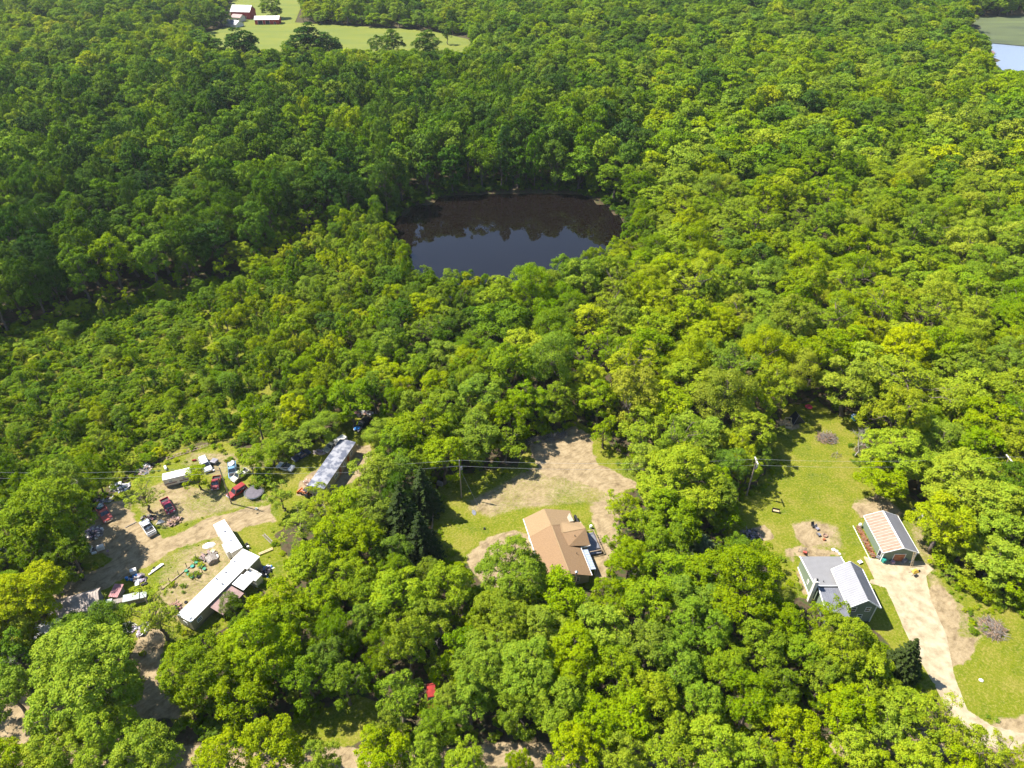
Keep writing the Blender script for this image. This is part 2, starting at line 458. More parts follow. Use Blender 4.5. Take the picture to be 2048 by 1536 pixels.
POND = W([(772,466),(790,440),(830,412),(880,396),(940,386),(1050,380),(1150,385),(1205,405),(1245,440),(1262,468),(1245,500),
          (1190,540),(1110,585),(1010,612),(900,598),(835,556),(795,505)])
LAKE = W([(1972,112),(1985,142),(2030,152),(2200,168),(2500,170),(2500,80),(2048,80),(1975,66),(1950,74),(1978,90)])
REED = W([(1905,36),(1935,62),(1960,84),(2048,92),(2500,92),(2500,30),(2048,33)])
FIELD = W([(405,66),(470,50),(445,44),(455,0),(560,-30),(660,-30),(600,20),(590,45),(700,52),(780,56),(860,62),(935,78),(952,96),
           (925,112),(800,118),(640,114),(520,124),(430,112),(400,90)])
def pondsd(X, Y): return poly_sd(POND, X, Y)

def hgt(X, Y):
    X = np.asarray(X, float); Y = np.asarray(Y, float)
    far = np.clip((Y - 165) / 60, 0, 1)
    side = np.clip((np.abs(X - 10) - 95) / 60, 0, 1)
    m = np.maximum(far, side * np.clip((Y - 60) / 60, 0, 1))
    h = (vnoise(X, Y, 70, 3) - 0.35) * 5.0 + (vnoise(X, Y, 160, 5) - 0.4) * 5.0
    pd = np.clip((-pondsd(X, Y) - 3) / 30, 0, 1)
    near_lake = np.clip((-np.maximum(poly_sd(LAKE, X, Y), poly_sd(REED, X, Y)) - 5) / 40, 0, 1)
    fl = np.clip((-poly_sd(FIELD, X, Y) - 2) / 40, 0, 1)
    h = h * m * pd * near_lake * fl
    return h - 0.9 * np.clip(pondsd(X, Y) / 2 + 0.4, 0, 1) - 0.6 * np.clip(poly_sd(LAKE, X, Y) / 3, 0, 1)

SHRUB = W([(-200,760),(0,690),(240,605),(420,565),(560,520),(640,480),(760,470),(800,520),(850,590),(800,660),(700,760),(640,830),(560,890),(400,890),(300,930),(170,1010),(60,1010),(-200,1040)])
# clearings as seen in the photo (pixels of ground)
C_LEFT = [(168,1048),(232,985),(318,928),(345,905),(395,892),(440,885),(520,905),(560,925),(600,905),(650,872),(705,832),(752,850),(770,905),
          (715,960),(690,1015),(600,1020),(548,1070),(600,1165),(560,1200),(520,1175),(440,1255),(375,1275),(330,1300),(345,1345),(395,1440),
          (240,1440),(262,1345),(258,1290),(215,1262),(85,1285),(100,1200),(105,1188),(175,1150),(150,1120)]
C_MID = [(862,1005),(895,950),(1040,935),(1065,880),(1150,842),(1185,862),(1235,905),(1262,935),(1290,970),(1262,985),(1215,1010),(1245,1060),(1215,1150),
         (1190,1180),(1085,1175),(960,1165),(945,1120),(870,1108)]
C_RIGHT = [(1440,1030),(1500,985),(1548,925),(1540,880),(1556,850),(1566,815),(1640,804),(1665,826),(1700,832),(1735,870),(1705,905),(1745,955),(1850,1012),(1868,1080),(1885,1150),
           (1960,1195),(2100,1215),(2100,1540),(2040,1540),(1985,1450),(1885,1425),(1760,1270),(1700,1200),(1600,1198),(1548,1228),(1560,1150),(1520,1085),(1450,1075)]
C_BL = [(0,1400),(60,1380),(150,1420),(230,1500),(60,1500),(0,1470)]
C_BM = [(590,1440),(690,1400),(790,1400),(780,1440),(700,1480),(560,1500)]
ROADP = [(-300,1462),(200,1478),(500,1496),(800,1500),(1000,1486),(1400,1482),(1800,1462),(1960,1452),(2400,1420),(2400,1475),(2048,1510),(1800,1512),(1500,1526),(1000,1535),(700,1545),(300,1536),(-300,1520)]
GRASS = [W(C_LEFT), W(C_MID), W(C_RIGHT), W(C_BM)]
DIRT = [W(p) for p in (
    [(85,1212),(105,1178),(180,1140),(222,1118),(168,1088),(172,1040),(205,1012),(242,1002),(262,985),(258,1020),(285,1048),(300,1060),(330,1078),(420,1035),(545,1005),
     (548,1042),(448,1068),(402,1082),(330,1112),(300,1128),(262,1150),(205,1180),(120,1212)],
    [(280,1262),(325,1262),(332,1330),(380,1440),(240,1445),(262,1345),(270,1300)],
    [(692,898),(742,888),(748,940),(705,968),(640,1000),(590,990),(598,962),(640,940)],
    [(1066,888),(1150,848),(1186,872),(1200,930),(1262,962),(1285,975),(1215,985),(1150,965),(1090,950),(1062,915)],
    [(932,1110),(965,1085),(1030,1060),(1070,1075),(1080,1110),(1040,1160),(985,1185),(955,1165)],
    [(1178,1000),(1250,990),(1240,1060),(1215,1150),(1190,1180),(1182,1110),(1200,1080)],
    [(1592,1052),(1620,1044),(1655,1048),(1672,1068),(1655,1088),(1615,1090),(1590,1075)],
    [(1705,1004),(1780,1003),(1805,1032),(1780,1048),(1720,1035)],
    [(1858,1160),(1885,1175),(1915,1235),(1925,1270),(1985,1262),(1960,1290),(1925,1330),(1900,1330),(1880,1270),(1862,1200)],
    [(1596,1098),(1690,1100),(1700,1112),(1600,1116)],
    [(0,1400),(60,1385),(140,1425),(215,1500),(60,1500),(0,1470)],
    [(1580,1104),(1597,1130),(1624,1190),(1612,1196),(1590,1140),(1578,1112)],
    [(1985,1450),(2100,1420),(2100,1530),(2020,1520)],
    [(1540,836),(1600,845),(1600,856),(1560,852)],
    [(1480,1062),(1530,1050),(1540,1072),(1500,1086)],
)]
DRIVE = [W(p) for p in (
    [(1727,1113),(1760,1119),(1845,1122),(1868,1138),(1852,1152),(1862,1200),(1893,1270),(1908,1350),(1935,1420),(1985,1452),(2060,1470),(2030,1500),(1960,1492),(1905,1440),
     (1868,1370),(1822,1290),(1788,1212),(1772,1176),(1738,1166),(1741,1158),(1749,1160)],)]
ROAD = W(ROADP)
SPARSE = [W(p) for p in ([(260,985),(330,960),(420,975),(540,985),(545,1005),(420,1035),(330,1060),(300,1050),(262,1010)],
                         [(930,1000),(1000,965),(1060,930),(1240,960),(1235,1060),(1170,1010),(1050,1020),(980,1040),(930,1020)],
                         [(320,1110),(470,1060),(480,1160),(380,1260),(300,1230)],
                         [(1690,1000),(1760,985),(1860,1050),(1880,1150),(1920,1200),(1990,1260),(1900,1320),(1870,1200),(1830,1120),(1810,1040)],
                         [(380,900),(520,905),(560,930),(440,960),(350,930)],
                         [(1578,1048),(1625,1036),(1680,1050),(1695,1100),(1600,1105)])]

def smax(L, X, Y, soft=1.2):
    d = np.full(np.shape(X), -1e9)
    for p in L: d = np.maximum(d, poly_sd(p, X, Y))
    return d

def ground_layers(X, Y):
    wob = (vnoise(X, Y, 3.0, 21) - 0.5) * 2.4 + (vnoise(X, Y, 1.1, 22) - 0.5) * 1.0
    wob2 = (vnoise(X, Y, 4.0, 31) - 0.5) * 3.0 + (vnoise(X, Y, 1.0, 32) - 0.5) * 1.2
    g = np.clip((smax(GRASS, X, Y) + wob * 0.8 + 0.9) / 1.2, 0, 1)
    g = np.maximum(g, 0.30 * np.clip((Y - 160) / 20, 0, 1))
    g = np.maximum(g, 0.62 * np.clip(poly_sd(SHRUB, X, Y) / 4 + 0.5, 0, 1))
    d = np.clip((smax(DIRT, X, Y) + wob2 * 0.7) / 1.3 + 0.5, 0, 1)
    sp = np.clip((smax(SPARSE, X, Y)) / 2.5 + 0.5, 0, 1) * (0.42 + 0.22 * vnoise(X, Y, 6, 77))
    rd = np.clip((poly_sd(ROAD, X, Y) + wob * 0.3) / 0.8 + 0.5, 0, 1)
    dv = np.clip((smax(DRIVE, X, Y)) / 0.35 + 0.5, 0, 1)
    d = np.maximum(d, rd)
    return g, np.maximum(d, sp), dv

def ground_material():
    m = bpy.data.materials.new('ground_surface'); m.use_nodes = True
    t = m.node_tree; b = t.nodes['Principled BSDF']; b.inputs['Roughness'].default_value = 0.95
    b.inputs['Specular IOR Level'].default_value = 0.1
    tc = t.nodes.new('ShaderNodeTexCoord')
    def noise(s, d=6, rough=0.6, vec=None, stretch=None, rot=0, wob=0.0):
        n = t.nodes.new('ShaderNodeTexNoise'); n.inputs['Scale'].default_value = s; n.inputs['Detail'].default_value = d
        n.inputs['Roughness'].default_value = rough
        if stretch:
            m0 = t.nodes.new('ShaderNodeMapping'); m0.inputs['Rotation'].default_value = (0, 0, rot); wn = t.nodes.new('ShaderNodeTexNoise'); wn.inputs['Scale'].default_value = 0.12; t.links.new(tc.outputs['Object'], wn.inputs['Vector'])
            wm = t.nodes.new('ShaderNodeVectorMath'); wm.operation = 'MULTIPLY_ADD'; t.links.new(wn.outputs['Color'], wm.inputs[0]); wm.inputs[1].default_value = (wob * 6,) * 3; t.links.new(tc.outputs['Object'], wm.inputs[2])
            t.links.new(wm.outputs[0], m0.inputs[0])
            mp = t.nodes.new('ShaderNodeMapping'); mp.inputs['Scale'].default_value = stretch
            t.links.new(m0.outputs[0], mp.inputs[0]); t.links.new(mp.outputs[0], n.inputs['Vector'])
        else: t.links.new(tc.outputs['Object'], n.inputs['Vector'])
        return n.outputs[0]
    def ramp(x, pts):
        r = t.nodes.new('ShaderNodeValToRGB'); e = r.color_ramp.elements
        while len(e) < len(pts): e.new(0.5)
        for q, (p, c) in zip(e, pts): q.position = p; q.color = (*c, 1)
        t.links.new(x, r.inputs[0]); return r.outputs[0]
    def math_(op, a, bb, cc=None):
        n = t.nodes.new('ShaderNodeMath'); n.operation = op
        for i, v in enumerate((a, bb, cc)):
            if v is None: continue
            if isinstance(v, (int, float)): n.inputs[i].default_value = v
            else: t.links.new(v, n.inputs[i])
        return n.outputs[0]
    def mix(f, a, bb):
        n = t.nodes.new('ShaderNodeMix'); n.data_type = 'RGBA'
        t.links.new(f, n.inputs[0]); t.links.new(a, n.inputs[6]); t.links.new(bb, n.inputs[7]); return n.outputs[2]
    def attr(nm):
        a = t.nodes.new('ShaderNodeAttribute'); a.attribute_type = 'GEOMETRY'; a.attribute_name = nm; return a.outputs['Fac']
    def thresh(a, nz, k=0.9, sharp=7):
        x = math_('ADD', a, math_('MULTIPLY', math_('SUBTRACT', nz, 0.5), k))
        x = math_('MULTIPLY', math_('SUBTRACT', x, 0.5), sharp)
        n = t.nodes.new('ShaderNodeClamp'); t.links.new(math_('ADD', x, 0.5), n.inputs[0]); return n.outputs[0]
    litter = ramp(noise(0.9), [(0.3, (0.040, 0.032, 0.018)), (0.5, (0.085, 0.062, 0.036)), (0.62, (0.040, 0.065, 0.014))])
    lawn_a = ramp(noise(0.12, 8, 0.7), [(0.36, (0.065, 0.108, 0.006)), (0.5, (0.148, 0.166, 0.006)), (0.62, (0.225, 0.192, 0.036))])
    lawn_b = ramp(noise(2.2, 8, 0.75), [(0.38, (0.040, 0.078, 0.005)), (0.51, (0.135, 0.155, 0.008)), (0.62, (0.29, 0.235, 0.09))])
    lm = t.nodes.new('ShaderNodeMix'); lm.data_type = 'RGBA'; lm.inputs[0].default_value = 0.5
    t.links.new(lawn_a, lm.inputs[6]); t.links.new(lawn_b, lm.inputs[7]); lawn = lm.outputs[2]
    dirt_a = ramp(noise(0.5, 9, 0.7), [(0.36, (0.125, 0.088, 0.046)), (0.48, (0.255, 0.192, 0.106)), (0.62, (0.35, 0.272, 0.160))])
    dirt_b = ramp(noise(0.9, 9, 0.75, stretch=(0.20, 1.5, 1), rot=math.radians(-43), wob=1.2), [(0.38, (0.105, 0.073, 0.040)), (0.48, (0.25, 0.188, 0.104)), (0.62, (0.36, 0.28, 0.165))])
    dm = t.nodes.new('ShaderNodeMix'); dm.data_type = 'RGBA'; dm.inputs[0].default_value = 0.38
    t.links.new(dirt_a, dm.inputs[6]); t.links.new(dirt_b, dm.inputs[7]); dirt = dm.outputs[2]
    conc = ramp(noise(0.6, 8, 0.6), [(0.36, (0.27, 0.218, 0.135)), (0.5, (0.36, 0.295, 0.190)), (0.64, (0.42, 0.355, 0.24))])
    nz = noise(1.6, 8, 0.8)
    # fine mottling of tufts and pebbles
    nz2 = noise(5.0, 6, 0.8)
    nzz = math_('ADD', math_('MULTIPLY', nz, 0.6), math_('MULTIPLY', nz2, 0.4))
    c = mix(thresh(attr('g'), nzz, 0.8, 5), litter, lawn)
    c = mix(thresh(attr('d'), nzz, 1.7, 4), c, dirt)
    c = mix(thresh(attr('v'), nzz, 0.3, 5), c, conc)
    t.links.new(c, b.inputs['Base Color'])
    bp = t.nodes.new('ShaderNodeBump'); bp.inputs['Strength'].default_value = 0.5; bp.inputs['Distance'].default_value = 0.12
    t.links.new(noise(3.0, 8, 0.75), bp.inputs['Height']); t.links.new(bp.outputs[0], b.inputs['Normal'])
    return m
M_ground = ground_material()

def grid_mesh(name, x0, x1, y0, y1, nx, ny, lift=0.0, keep=None, layers=True):
    xs = np.linspace(x0, x1, nx); ys = np.linspace(y0, y1, ny)
    X, Y = np.meshgrid(xs, ys); Z = hgt(X, Y) + lift
    if layers: Z = Z + (vnoise(X, Y, 1.3, 41) - 0.5) * 0.10 * (1 - np.clip(ground_layers(X, Y)[2] * 3, 0, 1))
    V = np.stack([X, Y, Z], -1).reshape(-1, 3)
    i = np.arange(nx * ny).reshape(ny, nx)
    Q = np.stack([i[:-1, :-1], i[:-1, 1:], i[1:, 1:], i[1:, :-1]], -1).reshape(-1, 4)
    if keep is not None:
        cx = (V[Q[:, 0], 0] + V[Q[:, 2], 0]) / 2; cyy = (V[Q[:, 0], 1] + V[Q[:, 2], 1]) / 2
        Q = Q[keep(cx, cyy)]
        u, inv = np.unique(Q, return_inverse=True); V = V[u]; Q = inv.reshape(-1, 4)
    me = np_mesh(name, V, Q, [M_ground], smooth=True)
    for nm, arr in zip('gdv', ground_layers(V[:, 0], V[:, 1])):
        a = me.attributes.new(nm, 'FLOAT', 'POINT'); a.data.foreach_set('value', arr.astype(np.float32))
    return me

def ground_obj(name, me, label):
    o = bpy.data.objects.new(name, me); link(o); tag(o, label, None, None, 'structure'); return o

# one sheet to the horizon: a fine middle, coarser rings
def warp_axis(a, b, fine0, fine1, step, n):
    mid = np.arange(fine0, fine1 + 1e-6, step)
    lo = fine0 - np.geomspace(step, fine0 - a, n)[::1]; hi = fine1 + np.geomspace(step, b - fine1, n)
    return np.concatenate([lo[::-1], mid, hi])
xs = warp_axis(-2500, 2500, -105, 120, 0.55, 56); ys = warp_axis(-600, 4000, 50, 150, 0.55, 105)
X, Y = np.meshgrid(xs, ys)
lay = ground_layers(X, Y)
Z = hgt(X, Y) + (vnoise(X, Y, 1.3, 41) - 0.5) * 0.10 * (1 - lay[2])
V = np.stack([X, Y, Z], -1).reshape(-1, 3)
ii = np.arange(X.size).reshape(X.shape)
Q = np.stack([ii[:-1, :-1], ii[:-1, 1:], ii[1:, 1:], ii[1:, :-1]], -1).reshape(-1, 4)
me = np_mesh('ground', V, Q, [M_ground], smooth=True)
for nm, arr in zip('gdv', lay):
    a = me.attributes.new(nm, 'FLOAT', 'POINT'); a.data.foreach_set('value', arr.ravel().astype(np.float32))
ground_obj('ground', me, 'brown and green woodland ground under and around the trees')

def sdk(polys, m=0.2): return lambda x, y: smax(polys, x, y) > m
ground_obj('lawn', grid_mesh('lawn', 35, 112, 54, 146, 170, 200, 0.008, sdk([W(C_RIGHT)])), 'bright green lawn around the green house and garage')
ground_obj('grass_clearing', grid_mesh('grass_clearing', -16, 30, 84, 140, 100, 120, 0.008, sdk([W(C_MID)])), 'patchy grass and bare soil around the tan roofed house')
ground_obj('grass_yard', grid_mesh('grass_yard', -95, -20, 56, 150, 160, 200, 0.008, sdk([W(C_LEFT)])), 'rough grass yard among the scrap vehicles')
ground_obj('dirt_track', grid_mesh('dirt_track', -95, -20, 56, 150, 190, 240, 0.016, sdk(DIRT[:3])), 'pale sandy dirt track through the scrap yard')
ground_obj('bare_soil', grid_mesh('bare_soil', -16, 30, 84, 140, 110, 130, 0.016, sdk(DIRT[3:6])), 'scraped pale soil behind the tan roofed house')
ground_obj('driveway', grid_mesh('driveway', 40, 112, 54, 102, 180, 120, 0.024, sdk(DRIVE, 0.0)), 'pale driveway running down from the rusty roofed garage')
ground_obj('road', grid_mesh('road', -130, 130, 50, 70, 420, 40, 0.016, sdk([ROAD])), 'dirt road crossing under the trees along the bottom')

def water_mat(name, col, rough, bump, scale, ior=1.33):
    m = bpy.data.materials.new(name); m.use_nodes = True
    t = m.node_tree; b = t.nodes['Principled BSDF']
    b.inputs['Base Color'].default_value = (*col, 1); b.inputs['Roughness'].default_value = rough
    b.inputs['IOR'].default_value = ior
    n = t.nodes.new('ShaderNodeTexNoise'); n.inputs['Scale'].default_value = scale; n.inputs['Detail'].default_value = 3
    tc = t.nodes.new('ShaderNodeTexCoord'); t.links.new(tc.outputs['Object'], n.inputs['Vector'])
    bp = t.nodes.new('ShaderNodeBump'); bp.inputs['Strength'].default_value = bump; bp.inputs['Distance'].default_value = 0.05
    t.links.new(n.outputs[0], bp.inputs['Height']); t.links.new(bp.outputs[0], b.inputs['Normal'])
    return m
def flat_poly(name, poly, z, m, label, grow=0.0):
    c = np.mean(poly, 0)
    vs = [((x - c[0]) * (1 + grow) + c[0], (y - c[1]) * (1 + grow) + c[1], z) for x, y in poly]
    me = bpy.data.meshes.new(name); me.from_pydata(vs, [], [list(range(len(vs)))[::-1]]); me.materials.append(m); me.update()
    if me.polygons[0].normal.z < 0: me.flip_normals()
    o = bpy.data.objects.new(name, me); link(o); tag(o, label, None, None, 'structure'); return o
flat_poly('pond', POND, -0.38, water_mat('pond_water', (0.007, 0.005, 0.004), 0.015, 0.03, 0.5, 1.42), 'dark still pond reflecting trees and blue sky', 0.015)
flat_poly('lake', LAKE, -0.25, water_mat('lake_water', (0.20, 0.235, 0.30), 0.22, 0.2, 0.3), 'open lake water at the top right, sky reflection painted pale', 0.01)  # pale base colour stands in for the bright sky the lake reflects
flat_poly('reed_bed', REED, 0.12, mat('reeds', (0.10, 0.125, 0.04), 0.9, var=0.25, scale=0.05, col2=(0.04, 0.05, 0.025), mix=0.8, stretch=(0.4, 1.6, 1)), 'flat marshy reed bed edging the lake')
flat_poly('field', FIELD, 0.10, mat('hay_field', (0.160, 0.172, 0.010), 0.95, var=0.1, scale=0.05, col2=(0.085, 0.125, 0.014), mix=0.9, stretch=(0.5, 1.5, 1)), 'yellow green hay field below the red barns')
tick('ground')
# ------------------------------------------------------------------ trees
def PXv(X, Y, Z=0.0):
    d = Y * CP + (H - Z) * SP; up = Y * SP - (H - Z) * CP
    return 1024 + F * X / d, 768 - F * up / d

# (crown centre x, y, crown radius) in pixels of the photo, kind, tint (0 dark blue-green .. 1 yellow), optional height
HAND = [
 # bottom left
 (45,1195,80,'big',.93),(15,1265,55,'mid',.93),(165,1345,112,'big',.70,19),(215,1255,55,'soft',.42),(140,1262,48,'soft',.5,9),(15,1385,46,'mid',.62),
 (205,1478,75,'big',.72),(105,1510,62,'mid',.74),(300,1515,62,'mid',.66),(30,1535,56,'mid',.72),(312,1232,52,'open',.80,12),
 (398,1340,78,'big',.66),(520,1285,82,'big',.70,18),(488,1392,60,'mid',.64),(585,1245,56,'mid',.62),(615,1352,56,'mid',.5),(612,1422,28,'bush',.5),
 (545,1490,62,'mid',.78),(450,1512,58,'mid',.76),(640,1530,45,'mid',.76),(668,1262,50,'soft',.5),(690,1362,44,'mid',.5),(655,1320,40,'mid',.45),
 # bottom middle
 (765,1508,56,'mid',.78),(870,1452,50,'soft',.62,10),(770,1468,40,'mid',.72),(930,1525,48,'mid',.72),(845,1520,46,'mid',.70),(1040,1530,30,'mid',.76),
 (812,1285,56,'mid',.70,18),(790,1195,62,'mid',.66),(900,1180,60,'mid',.74),(1030,1150,78,'big',.70,16),(1118,1200,62,'mid',.70),(1000,1245,68,'big',.68),
 (1080,1262,70,'big',.66),(965,1330,72,'big',.68),(1055,1352,75,'big',.64),(1150,1322,75,'big',.70),(1130,1405,70,'big',.64),(1205,1262,60,'mid',.66),
 (940,1405,44,'mid',.62),(1035,1420,50,'mid',.58),(1225,1195,46,'mid',.70),(1235,1352,60,'mid',.66),(1190,1440,55,'mid',.70),(1150,1505,60,'mid',.82),
 (1252,1440,60,'mid',.76),(1292,1300,62,'mid',.62),(1300,1400,60,'mid',.74),(1340,1490,64,'mid',.76),(1245,1520,50,'mid',.78),(760,1290,40,'soft',.55),
 (735,1245,40,'mid',.62),(860,1240,48,'mid',.66),(800,1395,52,'mid',.60),(735,1345,34,'bush',.55),(880,1330,30,'bush',.5),
 # bottom right
 (1262,1120,48,'mid',.74),(1335,1150,60,'mid',.62),(1292,1210,58,'mid',.66),(1385,1190,60,'mid',.60),(1475,1160,92,'big',.62,19),(1400,1262,66,'big',.58),
 (1352,1335,58,'mid',.60),(1445,1335,55,'mid',.58),(1400,1405,54,'mid',.62),(1500,1405,62,'mid',.60),(1520,1300,58,'mid',.66),(1560,1250,48,'mid',.64),
 (1602,1308,45,'mid',.62),(1648,1232,50,'open',.72,13),(1695,1290,66,'big',.72,17),(1738,1352,62,'mid',.72),(1652,1350,42,'mid',.62),(1690,1420,52,'mid',.66),
 (1765,1445,52,'mid',.76),(1828,1432,60,'mid',.80),(1890,1462,58,'open',.86),(1945,1492,52,'open',.82),(1590,1475,66,'mid',.78),(1425,1490,66,'mid',.74),
 (1500,1515,52,'mid',.74),(1705,1508,55,'mid',.78),(1830,1525,52,'mid',.82),(1640,1535,42,'mid',.76),(2010,1512,42,'open',.86),(1775,1392,30,'mid',.72),
 (1560,1540,40,'mid',.78),(1760,1545,40,'mid',.80),(1920,1545,46,'mid',.82),(1560,1370,45,'mid',.52),
 (1812,1318,40,'spruce',.45,11),
 # right wood edge
 (1950,975,95,'big',.84,17),(2030,1045,82,'big',.76,16),(1885,1045,60,'mid',.82),(1990,1115,62,'mid',.74,11),(1925,1098,50,'mid',.80,8),(2045,1150,52,'mid',.72,10),(1885,1118,26,'bush',.74),(1908,1142,24,'bush',.7),(1940,1165,28,'bush',.76),(1975,1180,26,'bush',.7),(2015,1195,28,'bush',.74),(2045,1205,24,'bush',.68),(1872,1090,22,'bush',.72),(1862,1062,20,'bush',.74),
 (1795,905,70,'big',.76,14),(1765,960,48,'mid',.72,10),(1880,880,60,'soft',.70),(1835,775,95,'open',.84,19),(1965,850,62,'mid',.74),(2025,890,62,'mid',.80),
 (1700,770,58,'mid',.74),(1905,955,40,'soft',.7,7),(1745,740,60,'mid',.78),(1925,790,60,'mid',.80),(2010,790,60,'mid',.78),
 # strip between the clearing and the lawn
 (1388,872,62,'mid',.74,15),(1362,955,88,'big',.80,19),(1345,1035,62,'mid',.70),(1452,935,48,'soft',.5),(1502,862,52,'mid',.76,13),(1245,1015,42,'open',.74,9),
 (1432,1000,46,'mid',.62),(1400,1090,54,'pine',.92,8),(1245,1082,38,'small',.66),(1330,1088,50,'mid',.64),(1292,1045,44,'small',.66),(1455,1030,34,'small',.55),
 (1295,930,46,'mid',.74),(1478,1092,28,'soft',.55,6),(1520,1110,30,'small',.62),(1285,855,52,'mid',.76),(1330,820,55,'mid',.76),
 # strip left of the tan roofed house
 (745,955,56,'mid',.72),(700,1015,52,'mid',.76),(748,1030,50,'mid',.66),(805,1040,58,'spruce',.30,18),(842,1082,44,'spruce',.22,15),(845,985,36,'spruce',.38,14),
 (720,1092,58,'mid',.72),(655,1085,56,'mid',.74),(600,1045,48,'open',.80,11),(640,1010,48,'open',.82,12),(622,1135,50,'mid',.72),(690,1158,52,'mid',.70),(640,1205,48,'mid',.68),
 (735,1180,48,'mid',.66),(552,1218,60,'mid',.72),(785,1110,44,'mid',.5),(462,1208,26,'soft',.45,7),(560,990,28,'small',.74),
 # behind the bare clearing
 (840,862,62,'mid',.66),(885,912,50,'mid',.68),(952,872,56,'mid',.66,14),(1012,892,40,'small',.64,9),(798,892,48,'mid',.62),(1022,832,44,'mid',.62),(810,945,40,'mid',.5),
 (1110,800,42,'mid',.62),(1162,712,50,'open',.62,15),(1198,800,38,'mid',.66),(1048,800,46,'mid',.55),(960,790,50,'mid',.6),(1075,850,28,'bush',.6),(1130,832,24,'bush',.64),
 (1210,862,30,'small',.68),(880,820,50,'mid',.6),
 # trees standing in and before the hay field
 (485,88,33,'big',.12,24),(612,78,36,'big',.12,24),(655,84,22,'mid',.2,16),(672,88,12,'small',.3,12),(785,80,24,'mid',.35,18),(752,88,16,'soft',.35,16),(850,82,27,'mid',.32,18),(893,64,10,'point',.25,14),
 (398,82,30,'mid',.25,18),(420,100,30,'mid',.28,20),(440,28,18,'open',.4,15),(540,12,22,'open',.45,16),(575,90,14,'soft',.5,8),(505,100,14,'open',.4,10),
 # scrap yard
 (286,990,34,'open',.86,9),(392,952,27,'small',.74,7),(88,1030,84,'big',.66,19),(52,1055,48,'mid',.64),(140,1110,46,'mid',.5),(500,925,24,'small',.66),(522,955,24,'bush',.62),
 (540,905,40,'soft',.58,7),(590,880,40,'mid',.58,8),(640,850,46,'soft',.6,9),(765,860,40,'soft',.72,8),(700,800,50,'mid',.62),
]
BARE = [(22,1335,52,10),(880,1245,24,7),(1722,880,20,9),(350,262,26,10),(118,972,26,6),(1250,820,20,9),(385,240,22,9),(440,262,18,9),(1473,398,14,9),(205,330,14,9),(1655,470,12,9)]

BAND = W([(-400,720),(0,700),(250,605),(450,552),(600,480),(770,436),(860,393),(1150,375),(1255,405),(1300,330),(1230,200),(1000,170),(600,200),(300,215),(-400,240)])
VIS = [np.array(p, float) for p in (C_LEFT, C_MID, C_RIGHT)]
VIS_FAR = [np.array(p, float) for p in (
    [(778,468),(800,436),(862,402),(1000,384),(1150,388),(1236,440),(1236,474),(1165,488),(1095,512),(1040,540),(1005,520),(960,548),(905,522),(865,540),(835,508)],
    [(1980,112),(1995,135),(2100,150),(2100,78),(1985,80)],
    [(1930,44),(2100,44),(2100,76),(1965,70)],
    [(412,66),(480,52),(450,44),(460,8),(600,8),(600,44),(720,54),(860,62),(945,82),(935,100),(640,96),(600,64),(560,98),(420,98)])]
PONDW = POND
def pt_in(p, x, y, m):
    """scalar: is the point inside the polygon by more than m"""
    ins = False; dmin = 1e18; n = len(p); x1, y1 = p[-1]
    for x2, y2 in p:
        if (y2 > y) != (y1 > y) and x < (x1 - x2) * (y - y2) / (y1 - y2) + x2: ins = not ins
        ex, ey = x2 - x1, y2 - y1; L = ex * ex + ey * ey
        t = max(0.0, min(1.0, ((x - x1) * ex + (y - y1) * ey) / L)) if L > 0 else 0
        d = (x - x1 - t * ex) ** 2 + (y - y1 - t * ey) ** 2
        if d < dmin: dmin = d
        x1, y1 = x2, y2
    d = math.sqrt(dmin)
    return (d if ins else -d) > m
def bbx(polys): return [(p[:, 0].min(), p[:, 0].max(), p[:, 1].min(), p[:, 1].max(), [tuple(q) for q in p.tolist()]) for p in polys]
def px_in(polys, x, y, m):
    k = max(0, -m)
    for a, b, c, d, p in polys:
        if a - k <= x <= b + k and c - k <= y <= d + k and pt_in(p, x, y, m): return True
    return False
VIS = bbx(VIS); VIS_FAR = bbx(VIS_FAR)

class Hash:
    def __init__(s, c=12.0): s.c = c; s.d = {}
    def near(s, x, y):
        i, j = int(x // s.c), int(y // s.c)
        for a in (-1, 0, 1):
            for b in (-1, 0, 1):
                yield from s.d.get((i + a, j + b), ())
    def put(s, x, y, r): s.d.setdefault((int(x // s.c), int(y // s.c)), []).append((x, y, r))

TREES = []      # dict x,y,z,R,H,kind,tint,hand
hs = Hash()
for e in HAND:
    px, py, rp, kind, tint = e[:5]
    zc = 9.0
    for _ in range(3):
        X, Y = G(px, py, zc); R = rp * depth_of(X, Y, zc) / F
        h = e[5] if len(e) > 5 else {'bush': 1.25 * R, 'small': 2.2 * R + 1.5, 'soft': 1.3 * R + 5, 'spruce': 4.2 * R, 'pine': 2.2 * R}.get(kind, min(19, 1.15 * R + 7.5))
        zc = h * (0.62 if kind != 'spruce' else 0.45)
    TREES.append(dict(x=X, y=Y, R=R * 1.03, H=h, kind=kind, tint=tint, hand=1)); hs.put(X, Y, R * 0.9)

BUILT = [(-72, 78, -45, 108), (-48, 112, -36, 134), (2, 88, 19, 110), (59, 79, 72, 97), (76, 95, 86, 108), (-92, 78, -70, 88), (-252, 655, -190, 712)]
def zone_of(X, Y, px, py, n1, shr, band):
    if shr:
        tree_w = np.clip((px - 380) / 260, 0, 1) * np.clip((900 - py) / 120, 0, 1)
        return 'shrub', .50 + .26 * n1, tree_w
    if band: return 'band', .12 + .36 * n1 + .12 * (py < 330), 0
    if py < 210 and px < 1000: return 'far_left', .34 + .42 * n1, 0
    if px > 1150 and py > 430: return 'right', .58 + .26 * n1, 0
    if px > 1000: return 'far_right', .44 + .30 * n1 - .10 * (py < 130), 0
    if py > 780: return 'near', .55 + .2 * n1, 0
    return 'centre', .44 + .24 * n1, 0

